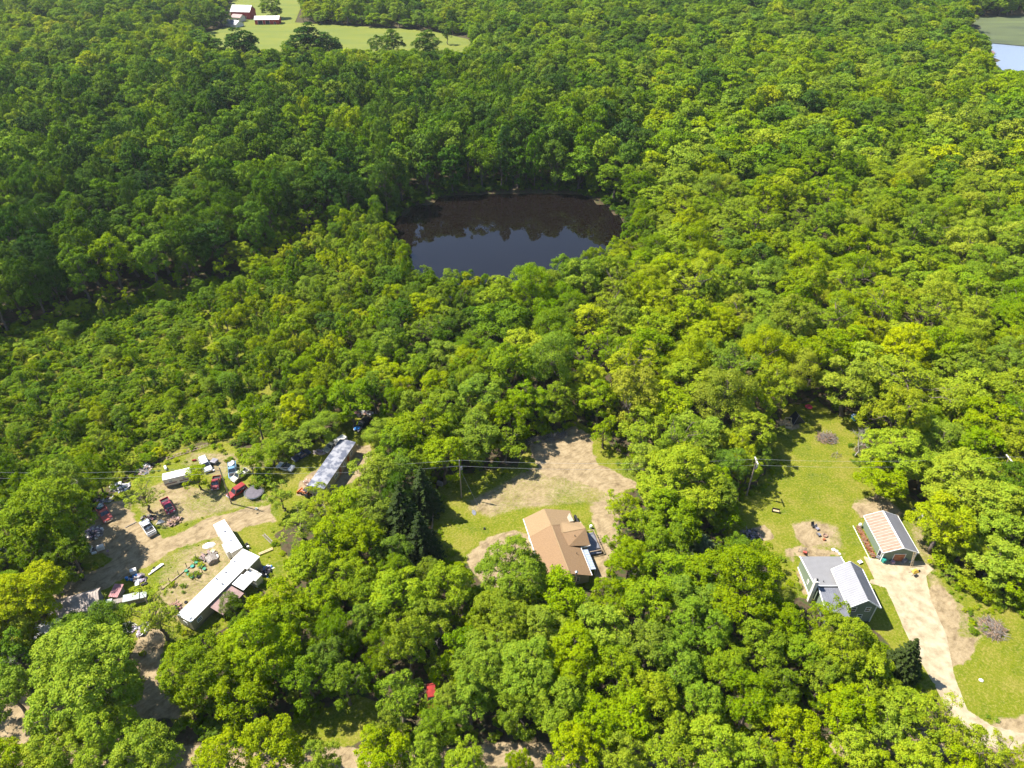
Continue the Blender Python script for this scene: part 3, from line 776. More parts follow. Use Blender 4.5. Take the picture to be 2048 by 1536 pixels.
rr = random.Random(5)
cands = []
# candidate points over the seen wedge of land, larger crowns first
for _ in range(80000):
    Y = 60 + 800 * rr.random() ** 0.8
    X = rr.uniform(-1, 1) * (0.72 * (Y * CP + H * SP) + 14)
    cands.append((X, Y, rr.random()))
prim = []
xa = np.array([c[0] for c in cands]); ya = np.array([c[1] for c in cands])
sd_pond = poly_sd(POND, xa, ya); sd_water = np.maximum(poly_sd(LAKE, xa, ya), poly_sd(REED, xa, ya)); sd_field = poly_sd(FIELD, xa, ya)
n1a = vnoise(xa, ya, 26, 51); sd_shr = poly_sd(SHRUB, xa, ya); sd_band = poly_sd(BAND, xa, ya)
sd_clear = smax([W(C_LEFT), W(C_MID), W(C_RIGHT)], xa, ya); sd_road = smax([ROAD, W(C_BM), W(C_BL)], xa, ya)
for i, (X, Y, q) in enumerate(cands):
    px, py = PX(X, Y)
    if sd_pond[i] > -2.5 or sd_water[i] > -3 or sd_field[i] > -1.5 or sd_clear[i] > -1.5 or sd_road[i] > -1.5: continue
    if any(a < X < c and b < Y < d for a, b, c, d in BUILT): continue
    z, tint, tw = zone_of(X, Y, px, py, n1a[i], sd_shr[i] > 0, sd_band[i] > 0)
    if z == 'shrub':
        if rr.random() < 0.10 + 0.75 * tw: 
            k = rr.choice(['small', 'point', 'point', 'small', 'soft', 'mid']) if tw > .3 else rr.choice(['small', 'small', 'point', 'soft'])
            R = rr.uniform(1.6, 2.7) + 1.1 * tw * rr.random(); h = (2.6 + 1.0 * tw) * R + rr.uniform(0, 2)
            if k in ('soft', 'mid'): h *= 0.85; R *= 1.2
        else: k = 'bush'; R = rr.uniform(0.9, 2.3); h = R * rr.uniform(0.8, 1.3)
    elif z == 'band': k = rr.choice(['mid', 'big', 'mid', 'mid', 'soft', 'point']); R = rr.uniform(3.6, 7.0); h = rr.uniform(16, 26)
    elif z == 'far_left': k = rr.choice(['mid', 'mid', 'big', 'soft', 'small', 'point']); R = rr.uniform(3.2, 7.2); h = rr.uniform(7, 20)
    elif z == 'right': k = rr.choice(['mid', 'mid', 'big', 'mid', 'open', 'soft']); R = rr.uniform(3.0, 7.8); h = R * rr.uniform(1.5, 2.2) + rr.uniform(3, 6.5)
    elif z == 'far_right': k = rr.choice(['mid', 'mid', 'big', 'soft', 'mid']); R = rr.uniform(3.2, 8.4); h = R * rr.uniform(1.3, 2.1) + rr.uniform(4, 7)
    elif z == 'near': k = rr.choice(['mid', 'mid', 'small', 'soft']); R = rr.uniform(2.4, 4.4); h = 2.0 * R + rr.uniform(3, 6)
    else: k = rr.choice(['mid', 'mid', 'open', 'soft', 'point', 'mid']); R = rr.uniform(3.0, 5.4); h = rr.uniform(9, 15)
    if k == 'point': R *= 0.72
    if sd_pond[i] > -16 and Y < 262 and z in ('centre', 'shrub', 'right'): h = 11 + 3 * q; R = min(R, 3.6)
    cands[i] = None
    prim.append((R + rr.uniform(-.8, .8), X, Y, R, h, k, min(1, max(0, tint + rr.gauss(0, .135)))))
prim.sort(key=lambda a: -a[0])
gcache = hgt(np.array([p[1] for p in prim]), np.array([p[2] for p in prim]))
for gi_, (_, X, Y, R, h, k, tint) in enumerate(prim):
    if len(TREES) > 9000: break
    ok = True
    for (a, b, r) in hs.near(X, Y):
        if (a - X) ** 2 + (b - Y) ** 2 < (0.60 * (r + R)) ** 2: ok = False; break
    if not ok: continue
    g = gcache[gi_]
    for attempt in range(3):
        dep = depth_of(X, Y, g + h * .6)
        cx, cyy = PX(X, Y, g + h * 0.62); rp = F * R / dep; rz = F * 0.36 * h * CP / dep + rp * 0.4
        bad = False
        near = cyy > 760
        polys = VIS if near else VIS_FAR
        for a in range(0, 360, 45):
            x = cx + rp * 0.9 * math.cos(math.radians(a)); y = cyy + rz * 0.95 * math.sin(math.radians(a))
            if px_in(polys, x, y, 2 if near else (8 if 380 < cyy < 620 else 1)): bad = True; break
        if not bad or R < 2: break
        R *= 0.84; h *= 0.82
    if bad:
        # a smaller plant may still fit there
        if near and rr.random() < 0.5 and not px_in(VIS, *PX(X, Y, 1.5), -6): R = rr.uniform(1.1, 1.9); h = R * 1.3; k = 'bush'
        else: continue
    TREES.append(dict(x=X, y=Y, R=R, H=h, kind=k, tint=tint, hand=0)); hs.put(X, Y, R)

_hz = hgt(np.array([t['x'] for t in TREES]), np.array([t['y'] for t in TREES]))
for t, z_ in zip(TREES, _hz):
    t['z'] = float(z_) - 0.05
    dep = depth_of(t['x'], t['y'], t['z'] + t['H'] * .6); t['dep'] = dep
    t['px'], t['py'] = PX(t['x'], t['y'], t['z'] + t['H'] * 0.62); t['rp'] = F * t['R'] / dep
    t['rz'] = rr.uniform(0, 2 * math.pi)
print('TREES', len(TREES), 'hand', len(HAND))

tick('wording')
# ---- wording of the labels: nearest thing one can find, the side of it, and the order from it
MARKS = [('tan roofed house', 1120, 1080), ('green house', 1680, 1160), ('rusty roofed garage', 1785, 1065), ('dark pond', 1010, 460), ('long white mobile home', 440, 1165),
         ('grey roofed mobile home', 665, 930), ('white travel trailer', 457, 1078), ('round trampoline', 508, 983), ('small white camper', 352, 950), ('ivory roofed shed', 150, 1210),
         ('transformer pole by the bare clearing', 920, 960), ('red car under the trees', 865, 1400), ('brush pile on the lower lawn', 1985, 1255), ('stick pile on the upper lawn', 1655, 876),
         ('blue playhouse', 1707, 832), ('black tent', 1588, 835), ('small spruce by the driveway', 1815, 1310), ('fire pit', 1632, 1068), ('twin pole at the lawn edge', 1500, 960),
         ('red barns', 515, 35), ('distant lake', 2010, 110), ('hay field', 700, 80), ('bare clearing', 1130, 950), ('red pickup by the scrap heap', 210, 1032),
         ('white pickup on the track', 297, 1056), ('pole beside the trampoline', 450, 970), ('bottom left dirt driveway', 300, 1350), ('driveway mouth', 1950, 1440)]
ORD = ['nearest', 'second', 'third', 'fourth', 'fifth', 'sixth', 'seventh', 'eighth', 'ninth', 'tenth', 'eleventh', 'twelfth', 'thirteenth', 'fourteenth', 'fifteenth',
       'sixteenth', 'seventeenth', 'eighteenth', 'nineteenth', 'twentieth'] + ['twenty-' + s for s in ('first', 'second', 'third', 'fourth', 'fifth', 'sixth', 'seventh', 'eighth', 'ninth')] + ['thirtieth']
ORD += ['thirty-' + s for s in ('first', 'second', 'third', 'fourth', 'fifth', 'sixth', 'seventh', 'eighth', 'ninth')] + ['fortieth'] + ['forty-' + s for s in ('first', 'second', 'third', 'fourth', 'fifth', 'sixth', 'seventh', 'eighth', 'ninth')]
DIRS = ['right of', 'below and right of', 'below', 'below and left of', 'left of', 'above and left of', 'above', 'above and right of']
bins = {}
def mark_label(px, py, noun, adj):
    best = min(MARKS, key=lambda m: math.hypot((m[1] - px), (m[2] - py) * 1.15))
    a = math.degrees(math.atan2(py - best[2], px - best[1])) % 360
    d = DIRS[int((a + 22.5) // 45) % 8]
    return best[0], d, noun, adj, math.hypot(px - best[1], py - best[2])
def flush_labels(items):
    """items: list of (obj, px, py, noun, adj)"""
    g = {}
    for o, px, py, noun, adj in items:
        m, d, n, ad, r = mark_label(px, py, noun, adj); g.setdefault((m, d, n), []).append((r, o, ad))
    for (m, d, n), L in g.items():
        L.sort(key=lambda q: q[0])
        for i, (r, o, ad) in enumerate(L):
            w_ = ORD[min(i, len(ORD) - 1)]
            lb = f"{ad} {n}, {w_} {d} the {m}"
            if len(lb.split()) > 16: lb = lb.replace('broad-crowned ', '').replace('open-crowned ', '').replace(' and ', '-')
            o['label'] = lb

CANOPY = {'big': 'broad-crowned tree', 'mid': 'leafy tree', 'open': 'open-crowned tree', 'soft': 'fine-leaved tree', 'small': 'young tree', 'point': 'slender tree',
          'bush': 'bush', 'spruce': 'spruce', 'pine': 'pine'}
def tint_word(t):
    return 'dark green' if t < .3 else 'mid green' if t < .55 else 'bright green' if t < .72 else 'yellow-green'
seen_t = [t for t in TREES if -10 < t['px'] < 2058 and -10 < t['py'] < 1546]
tr = sorted([t for t in seen_t if t['kind'] != 'bush'], key=lambda t: -t['rp'])
bu = sorted([t for t in seen_t if t['kind'] == 'bush'], key=lambda t: -t['rp'])
IND = tr[:294] + bu[:120]
ids = set(id(t) for t in IND)
NAME = {'spruce': 'spruce_tree', 'pine': 'pine_tree', 'bush': 'bush'}
items = []
for t in IND:
    ps = PROTO[t['kind']]; p = ps[rr.randrange(len(ps))]
    nm = NAME.get(t['kind'], 'tree')
    root = empty(nm, (t['x'], t['y'], t['z']), t['rz'], None, {'bush': 'bush', 'spruce': 'conifer', 'pine': 'conifer'}.get(t['kind'], 'tree'),
                 'bushes at the edges of the clearings' if nm == 'bush' else 'trees of the surrounding woods')
    s = t['R'] / p['R']; sz = t['H'] / p['H']
    for part in ('trunk', 'crown'):
        c = bpy.data.objects.new(part, p[part]); link(c, root); c.scale = (s, s, sz); c['tint'] = float(t['tint'])
    items.append((root, t['px'], t['py'], CANOPY[t['kind']], tint_word(t['tint']) if nm != 'pine_tree' else 'grey-green'))
flush_labels(items)

tick('bare trees')
# bare trees
for i, (px, py, rp, h) in enumerate(BARE):
    X, Y = G(px, py, h * .6); R = rp * depth_of(X, Y, h * .6) / F
    V_, Q_, L_ = bare_tree(40 + i, R, h)
    root = empty('bare_tree', (X, Y, float(hgt(X, Y))), 0, ['leafless grey tree at the left edge below the ivory roofed shed', 'thin bare tree in the gap left of the tan roofed house trees',
        'dead pale tree leaning out of the wood right of the upper lawn', 'leafless grey tree far back among the dark woods', 'bare brown tree top left of the red pickup',
        'thin leafless tree above the bare clearing', 'grey bare tree right of the leafless far grey tree', 'small bare tree rightmost of three in the dark woods', 'bare reddish trunk deep in the right hand wood',
        'small dead tree in the dark left woods', 'dead pale twig tree in the middle of the right wood'][i], 'tree')
    o = bpy.data.objects.new('trunk', np_mesh('trunk', V_, Q_, [M_dead], smooth=True)); link(o, root)

tick('the far-off')
# ---- the far-off wood and the undergrowth: masses, scattered with geometry nodes
def scatter(name, pts, kinds, label, obj_name_mat=None):
    """pts: list of (x,y,z,rz,sx,sy,sz,idx,tint); kinds: list of meshes in order of idx"""
    col = bpy.data.collections.new(name + '_library')
    for i, me_ in enumerate(kinds):
        o = bpy.data.objects.new('a%03d' % i, me_); col.objects.link(o)
    A = np.array(pts, np.float32)
    me = bpy.data.meshes.new(name); me.vertices.add(len(A)); me.vertices.foreach_set('co', A[:, :3].ravel())
    def put(nm, typ, arr):
        a = me.attributes.new(nm, typ, 'POINT'); a.data.foreach_set('value' if typ != 'FLOAT_VECTOR' else 'vector', arr.ravel())
    rot = np.zeros((len(A), 3), np.float32); rot[:, 2] = A[:, 3]
    put('rot', 'FLOAT_VECTOR', rot); put('scl', 'FLOAT_VECTOR', np.ascontiguousarray(A[:, 4:7])); put('idx', 'INT', A[:, 7].astype(np.int32)); put('tint', 'FLOAT', np.ascontiguousarray(A[:, 8]))
    ob = bpy.data.objects.new(name, me); link(ob); tag(ob, label, None, None, 'stuff')
    ng = bpy.data.node_groups.new(name + '_nodes', 'GeometryNodeTree')
    ng.interface.new_socket('Geometry', in_out='INPUT', socket_type='NodeSocketGeometry'); ng.interface.new_socket('Geometry', in_out='OUTPUT', socket_type='NodeSocketGeometry')
    N = ng.nodes.new; gi = N('NodeGroupInput'); go = N('NodeGroupOutput'); mp = N('GeometryNodeMeshToPoints'); ip = N('GeometryNodeInstanceOnPoints'); ci = N('GeometryNodeCollectionInfo')
    ci.inputs['Collection'].default_value = col; ci.inputs['Separate Children'].default_value = True; ci.inputs['Reset Children'].default_value = True
    ip.inputs['Pick Instance'].default_value = True
    def at(nm, ty):
        a = N('GeometryNodeInputNamedAttribute'); a.data_type = ty; a.inputs['Name'].default_value = nm; return a.outputs['Attribute']
    L = ng.links.new
    L(gi.outputs[0], mp.inputs['Mesh']); L(mp.outputs[0], ip.inputs['Points']); L(ci.outputs[0], ip.inputs['Instance'])
    L(at('idx', 'INT'), ip.inputs['Instance Index']); L(at('rot', 'FLOAT_VECTOR'), ip.inputs['Rotation']); L(at('scl', 'FLOAT_VECTOR'), ip.inputs['Scale'])
    L(ip.outputs[0], go.inputs[0])
    md = ob.modifiers.new('scatter', 'NODES'); md.node_group = ng
    return ob

JOIN = {}; JL = []
def joined(kind, i):
    if (kind, i) not in JOIN:
        d = PROTO[kind][i]; V_, Q_, L_, fm = d['arr']
        JOIN[(kind, i)] = len(JL); JL.append(np_mesh('wood_' + kind, V_, Q_, [d['lm'], M_bark], face_mat=fm, lv=L_))
    return JOIN[(kind, i)]
pts = []
for t in TREES:
    if id(t) in ids or t['kind'] == 'bush': continue
    k = t['kind']
    if t['dep'] > 285: k = 'farpoint' if k in ('point',) else 'farsoft' if k == 'soft' else 'farmid' if k in ('mid', 'big', 'open', 'small') else k
    ps = PROTO[k]; i = rr.randrange(len(ps)); p = ps[i]
    s = t['R'] / p['R'] * 1.06; sz = t['H'] / p['H']
    pts.append((t['x'], t['y'], t['z'], t['rz'], s, s * rr.uniform(.88, 1.12), sz, joined(k, i), t['tint']))
scatter('forest', pts, list(JL), 'mass of mixed green woodland reaching back to the horizon')
print('forest', len(pts))

tick('undergrowth')
# undergrowth
pts = []
bm_ = [d for d in PROTO['bush']]
BJ = [np_mesh('undergrowth_bush', d['arr'][0], d['arr'][1], [d['lm'], M_bark], face_mat=d['arr'][3], lv=d['arr'][2]) for d in bm_]
n_u = 15000
Xu = RNG.uniform(-1, 1, n_u); Yu = 56 + 330 * RNG.random(n_u) ** 1.15; Xu = Xu * (0.72 * (Yu * CP + H * SP) + 8)
_xb = RNG.uniform(-70, 65, 4500); _yb = RNG.uniform(190, 322, 4500); _k = np.abs(poly_sd(POND, _xb, _yb) + 7) < 7; Xu = np.r_[Xu, _xb[_k]]; Yu = np.r_[Yu, _yb[_k]]; n_u = len(Xu)
cl = smax([W(C_LEFT), W(C_MID), W(C_RIGHT), W(C_BL), W(C_BM), ROAD], Xu, Yu); ps_ = poly_sd(POND, Xu, Yu); sh = poly_sd(SHRUB, Xu, Yu); gz = hgt(Xu, Yu)
inb = np.zeros(n_u, bool)
for a, b, c, d in BUILT: inb |= (Xu > a) & (Xu < c) & (Yu > b) & (Yu < d)
dn = vnoise(Xu, Yu, 12, 61)
CARS = [G(x, y) for x, y in ((208,1028),(296,1056),(336,1012),(432,966),(474,983),(411,930),(465,940),(481,950),(571,933),(508,984),(352,950),(613,990),(428,921))]
def inb_pt(x, y):
    return any(a < x < c and b < y < d for a, b, c, d in BUILT[1:6]) or any((x - a) ** 2 + (y - b) ** 2 < 9 for a, b in CARS) or any(pt_in(q, x, y, -.8) for q in HOMES)
HOMES = [[tuple(p) for p in W(q)] for q in ([(486,1105),(520,1125),(515,1170),(395,1265),(345,1240)], [(425,1060),(447,1055),(490,1120),(460,1130)])]
for i in range(n_u):
    if cl[i] > -0.7 or ps_[i] > -0.5 or inb[i]: continue
    shr = sh[i] > 0; bank = -13 < ps_[i]
    pxx, pyy = PX(Xu[i], Yu[i])
    if not shr and not bank and dn[i] < 0.35 and cl[i] < -4: continue
    s = RNG.uniform(0.35, 0.95) if shr else RNG.uniform(0.25, 0.62)
    if bank and not shr: s = RNG.uniform(0.3, 0.85)
    if cl[i] > -2.5: s = min(s, 0.42)
    tn = .46 + .25 * dn[i] if (shr or cl[i] > -6) else (.42 if not bank else .34)
    pts.append((Xu[i], Yu[i], gz[i] - 0.1, RNG.uniform(0, 6.28), s, s, s * RNG.uniform(.7, 1.1), int(RNG.integers(0, len(BJ))), float(np.clip(tn + RNG.normal() * .09, 0, 1))))
# weeds and tufts inside the clearings
n_w = 9000
Xw = RNG.uniform(-92, 112, n_w); Yw = RNG.uniform(60, 146, n_w)
gl, dl, vl = ground_layers(Xw, Yw); wn = vnoise(Xw, Yw, 5, 71); edge = smax([W(C_LEFT), W(C_MID), W(C_RIGHT)], Xw, Yw)
LW = poly_sd(W(C_LEFT), Xw, Yw) > 0
SC_ = smax([W([(1855,1035),(1880,1150),(1925,1230),(1935,1290),(2010,1225),(2048,1200),(1900,1150),(1870,1050)]), W([(1540,1100),(1590,1125),(1605,1200),(1560,1220)]), W([(300,1290),(250,1262),(215,1190),(300,1175),(345,1225)]),
            W([(330,930),(440,885),(560,930),(560,990),(480,960),(400,905),(350,925)]), W([(320,1180),(400,1110),(420,1130),(345,1215)]), W([(1040,860),(1150,835),(1130,870),(1060,900)])], Xw, Yw)
for i in range(n_w):
    if edge[i] < 0 or vl[i] > .1 or inb_pt(Xw[i], Yw[i]): continue
    if SC_[i] > 0: p_, s = .75, RNG.uniform(.12, .42)
    elif edge[i] < 2.2: p_, s = .65, RNG.uniform(.12, .36)
    elif LW[i] and dl[i] < .5 and wn[i] > .55: p_, s = .22, RNG.uniform(.08, .22)
    else: continue
    if dl[i] > .8: p_ *= .12
    if RNG.random() > p_: continue
    pts.append((Xw[i], Yw[i], 0.0, RNG.uniform(0, 6.28), s, s, s * .7, int(RNG.integers(0, len(BJ))), float(np.clip(.62 + .2 * wn[i] + RNG.normal() * .1, 0, 1))))
for t in TREES:
    if id(t) in ids or t['kind'] != 'bush': continue
    s = t['R'] / 2.0; pts.append((t['x'], t['y'], t['z'], t['rz'], s, s, t['H'] / 2.8, rr.randrange(len(BJ)), t['tint']))
scatter('undergrowth', pts, BJ, 'low green scrub and brambles covering the marshy ground')
print('undergrowth', len(pts))
tick('forest end')
# ------------------------------------------------------------------ buildings
M_white = mat('white_paint', (0.80, 0.79, 0.76), 0.5, var=0.04, scale=1.2)
M_cream = mat('cream_siding', (0.38, 0.33, 0.24), 0.7, var=0.08, scale=1.0, stretch=(1, 1, 6))
M_offwhite = mat('old_white_metal', (0.74, 0.72, 0.68), 0.45, var=0.10, scale=0.9, col2=(0.52, 0.47, 0.40), mix=0.8)
M_greyroof = mat('grey_metal_roof', (0.21, 0.215, 0.24), 0.4, metal=0.1, var=0.1, scale=0.8, col2=(0.14, 0.145, 0.17), mix=0.7)
M_shingle = mat('tan_shingles', (0.30, 0.205, 0.108), 0.95, var=0.10, scale=4.5, col2=(0.22, 0.145, 0.073), mix=0.9, bump=0.3)
M_shingle2 = mat('brown_shingles', (0.26, 0.165, 0.086), 0.95, var=0.10, scale=4.5, col2=(0.18, 0.108, 0.055), mix=0.9, bump=0.3)
M_sage = mat('sage_green_siding', (0.17, 0.215, 0.15), 0.7, var=0.06, scale=1.5, stretch=(1, 1, 8))
M_ltmetal = mat('light_metal_roof', (0.225, 0.225, 0.245), 0.5, metal=0.1, var=0.05, scale=0.6)
M_membrane = mat('grey_roof_membrane', (0.20, 0.197, 0.20), 0.85, var=0.04, scale=0.8)
M_rust = mat('rusty_metal', (0.32, 0.235, 0.175), 0.8, var=0.2, scale=1.6, col2=(0.22, 0.105, 0.055), mix=0.9, stretch=(0.35, 1.3, 1))
M_glass = mat('dark_glass', (0.03, 0.04, 0.05), 0.08, var=0.0, spec=0.8)
M_dark = mat('dark_gap', (0.02, 0.02, 0.022), 0.8)
M_wood = mat('weathered_wood', (0.36, 0.27, 0.18), 0.85, var=0.18, scale=3, stretch=(0.3, 3, 3))
M_oldwood = mat('grey_wood', (0.30, 0.26, 0.22), 0.9, var=0.2, scale=3)
M_newwood = mat('fresh_wood', (0.55, 0.42, 0.24), 0.8, var=0.1, scale=3)
M_redbarn = mat('barn_red', (0.40, 0.035, 0.030), 0.7, var=0.12, scale=0.6, stretch=(3, 3, 0.3))
M_brownmetal = mat('pinkish_brown_metal', (0.30, 0.19, 0.17), 0.6, var=0.12, scale=1.0)
M_door = mat('brown_door', (0.36, 0.13, 0.055), 0.6, var=0.2, scale=2)
M_chrome = mat('bright_metal', (0.70, 0.70, 0.72), 0.25, metal=0.9, var=0.03)
M_black = mat('black_plastic', (0.018, 0.018, 0.02), 0.55, var=0.1)
M_rubber = mat('tyre_rubber', (0.025, 0.025, 0.025), 0.85, var=0.1)

def house(name, x, y, rz, label, cat='house'):
    return empty(name, (x, y, 0), rz, label, cat)
def roof_slope(name, root, pts, m, ribs=None, t=0.10, mrib=None, rw=0.07, rh=0.05):
    """a roof plane from 4 corners: eave a, eave b, ridge b, ridge a; ribs run eave to ridge"""
    mb = MB(); mb.sheet(pts, t)
    if ribs:
        a, b, c, d = [Vector(p) for p in pts]
        n = (b - a).cross(d - a).normalized()
        if n.z < 0: n = -n
        k = max(2, int((b - a).length / ribs))
        for i in range(k + 1):
            f = min(0.995, max(0.005, i / k)); p = a.lerp(b, f) + n * (rh / 2); q = d.lerp(c, f) + n * (rh / 2)
            mb.bar(p, q, rw, rh, 1 if mrib else 0)
    return mb.build(name, [m] + ([mrib] if mrib else []), root)
def window(root, x, y, z, wd, hg, face, fm=None):
    """face: 's','n','e','w' - direction the window looks"""
    fm = fm or M_white
    f = MB(); g = MB(); t = 0.07
    def B(mb, u0, z0, u1, z1, d0, d1):
        if face in 'sn':
            s = -1 if face == 's' else 1; mb.box(x + u0, min(y + s*d0, y + s*d1), z0, x + u1, max(y + s*d0, y + s*d1), z1)
        else:
            s = -1 if face == 'w' else 1; mb.box(min(x + s*d0, x + s*d1), y + u0, z0, max(x + s*d0, x + s*d1), y + u1, z1)
    w2 = wd / 2; b = 0.10
    B(f, -w2, z, -w2 + b, z + hg, 0.004, t); B(f, w2 - b, z, w2, z + hg, 0.004, t)
    B(f, -w2 + b, z, w2 - b, z + b, 0.004, t); B(f, -w2 + b, z + hg - b, w2 - b, z + hg, 0.004, t); B(f, -w2 + b, z + hg/2 - .04, w2 - b, z + hg/2 + .04, 0.004, t - .01)
    fo = f.build('window', fm, root)
    B(g, -w2 + b, z + b, w2 - b, z + hg/2 - .04, 0.006, 0.03); B(g, -w2 + b, z + hg/2 + .04, w2 - b, z + hg - b, 0.006, 0.03)
    g.build('pane', M_glass, fo)
    return fo
def gable_walls(root, x0, x1, y0, y1, ze, zr, axis, m, xr=None, z0=0.0, name='walls'):
    mb = MB()
    if axis == 'y':
        xr = (x0 + x1) / 2 if xr is None else xr
        mb.prism([(x0, z0), (x1, z0), (x1, ze), (xr, zr), (x0, ze)], y0, y1, 'y')
    else:
        xr = (y0 + y1) / 2 if xr is None else xr
        mb.prism([(y0, z0), (y1, z0), (y1, ze), (xr, zr), (y0, ze)], x0, x1, 'x')
    return mb.build(name, m, root)

# ---- green house on the right (axes run with the driveway)
r = house('green_house', 64, 88, 0, 'sage green house with grey low roof wing and pale two storey gable')
# wing: shallow gable, ridge east-west
gable_walls(r, -4.35, 0.2, -0.4, 7.2, 3.05, 4.35, 'x', M_sage, xr=-0.6, name='walls')
mbw = MB(); mbw.box(-3.7, -6.4, 0, 0.2, -0.4, 2.9); mbw.build('walls', M_sage, r)
mb = MB(); mb.prism([(-0.4, 0), (7.2, 0), (7.2, 3.02), (-0.4, 4.2)], 0.2, 3.6, 'x'); mb.build('walls', M_sage, r)
roof_slope('roof', r, [(-4.6, 7.55, 3.12), (3.85, 7.55, 3.12), (3.85, -0.75, 4.45), (-4.6, -0.75, 4.45)], M_membrane, t=0.12)
roof_slope('roof', r, [(-3.95, -7.0, 2.9), (0.3, -7.0, 2.9), (0.3, -1.0, 4.2), (-3.95, -1.0, 4.2)], M_greyroof, ribs=0.42, rw=0.06, rh=0.05)
mb = MB()
mb.bar((-4.63, 7.5, 3.16), (-4.63, -0.75, 4.48), 0.16, 0.2); mb.bar((3.83, 7.5, 3.16), (3.83, 2.6, 3.95), 0.12, 0.16)
mb.bar((-4.6, -0.82, 4.5), (0.2, -0.82, 4.5), 0.16, 0.16); mb.bar((-3.98, -1.0, 4.2), (-3.98, -7.0, 2.92), 0.14, 0.2)
mb.bar((-4.42, 7.2, 0.12), (-4.42, -0.4, 0.12), 0.12, 0.2)
mb.build('roof_trim', M_white, r)
# two storey part
gable_walls(r, 0.2, 5.3, -5.7, 2.2, 5.05, 7.05, 'y', M_sage, name='walls')
roof_slope('roof', r, [(-0.3, -6.25, 4.98), (-0.3, 2.8, 4.98), (2.76, 2.8, 7.32), (2.76, -6.25, 7.32)], M_ltmetal, ribs=0.45, rw=0.05, rh=0.045)
roof_slope('roof', r, [(5.85, 2.8, 4.98), (5.85, -6.25, 4.98), (2.8, -6.25, 7.32), (2.8, 2.8, 7.32)], M_greyroof, ribs=0.45, rw=0.05, rh=0.045)
mb = MB()
for yy in (-6.27, 2.82):
    mb.bar((-0.3, yy, 4.95), (2.78, yy, 7.33), 0.08, 0.26); mb.bar((5.85, yy, 4.95), (2.78, yy, 7.33), 0.08, 0.26)
mb.bar((5.9, -6.2, 4.95), (5.9, 2.75, 4.95), 0.12, 0.16); mb.bar((-0.36, -6.2, 4.95), (-0.36, 2.75, 4.95), 0.12, 0.16)
for xx, yy in ((0.2, -5.74), (5.3, -5.74), (5.34, 2.2)): mb.bar((xx, yy, 0), (xx, yy, 5.0), 0.16, 0.16)
mb.build('trim', M_white, r)
for (x, z) in ((1.2, 3.2), (3.9, 3.2), (2.9, 0.9)): window(r, x, -5.7, z, 1.05, 1.35, 's')
window(r, 0.2, -1.2, 4.2, 1.6, 0.7, 'w'); window(r, 5.3, -1.5, 3.1, 1.0, 1.3, 'e'); window(r, 5.3, -3.9, 0.9, 1.0, 1.3, 'e')
window(r, -4.35, 2.2, 1.3, 0.7, 1.0, 'w')
mb = MB(); mb.box(-5.15, -1.3, 0, -4.45, -0.6, 6.2); mb.box(-5.22, -1.37, 6.2, -4.38, -0.53, 6.32)
ch = mb.build('chimney', M_offwhite, r, bevel=0.02)
mb = MB(); mb.lathe([(0.16, 0), (0.16, 0.35), (0.22, 0.36), (0.2, 0.45)], 10, (-4.8, -0.95, 6.32)); mb.build('flue', M_black, ch)
mb = MB(); mb.lathe([(0.07, 0), (0.07, 0.5)], 8, (-2.6, 0.3, 4.2)); mb.build('vent_pipe', M_black, r)

M_palerib = mat('pale_rib', (0.38, 0.32, 0.27), 0.6, var=.1)
# ---- garage with the rusty roof
r = house('garage', 80.8, 101.7, 0, 'low green garage with one rusty striped and one pale roof slope', 'garage')
gable_walls(r, -3.3, 3.3, -4.8, 4.8, 3.0, 4.35, 'y', M_sage)
roof_slope('roof', r, [(-3.7, 5.15, 2.95), (-3.7, -5.15, 2.95), (-0.02, -5.15, 4.5), (-0.02, 5.15, 4.5)], M_rust, ribs=0.72, mrib=M_palerib, rw=0.16, rh=0.05)
roof_slope('roof', r, [(3.7, -5.15, 2.95), (3.7, 5.15, 2.95), (0.02, 5.15, 4.5), (0.02, -5.15, 4.5)], M_ltmetal, ribs=0.36, rw=0.05, rh=0.04)
mb = MB()
for yy in (-5.17, 5.17): mb.bar((-3.7, yy, 2.93), (0, yy, 4.5), 0.07, 0.22); mb.bar((3.7, yy, 2.93), (0, yy, 4.5), 0.07, 0.22)
mb.bar((0, -5.1, 4.53), (0, 5.1, 4.53), 0.34, 0.05)
mb.bar((-3.76, -5.1, 2.9), (-3.76, 5.1, 2.9), 0.1, 0.12); mb.bar((3.76, -5.1, 2.9), (3.76, 5.1, 2.9), 0.1, 0.12)
for xx in (-3.3, 3.3): mb.bar((xx, -4.84, 0), (xx, -4.84, 2.95), 0.16, 0.14)
mb.build('trim', M_white, r)
mb = MB(); mb.box(-0.9, -4.9, 0.05, 1.3, -4.81, 2.2); dr = mb.build('door', M_door, r, bevel=0.01)
mb = MB(); mb.box(-1.05, -4.92, 0, -0.92, -4.81, 2.32); mb.box(1.32, -4.92, 0, 1.45, -4.81, 2.32); mb.box(-0.92, -4.92, 2.22, 1.32, -4.81, 2.34); mb.build('door_frame', M_offwhite, dr)
mb = MB(); mb.box(-3.40, -4.3, 0.05, -3.31, -3.4, 2.1); d2 = mb.build('door', M_glass, r)
mb = MB(); mb.box(-3.42, -4.42, 0, -3.31, -4.31, 2.25); mb.box(-3.42, -3.39, 0, -3.31, -3.28, 2.25); mb.box(-3.42, -4.31, 2.12, -3.31, -3.39, 2.25); mb.build('door_frame', M_white, d2)
mb = MB(); mb.tube([(3.45, -4.95, 2.85), (3.42, -4.95, 0.5), (3.0, -5.1, 0.15), (2.6, -5.2, 0.1)], 0.07, 8); mb.build('downpipe', M_white, r)

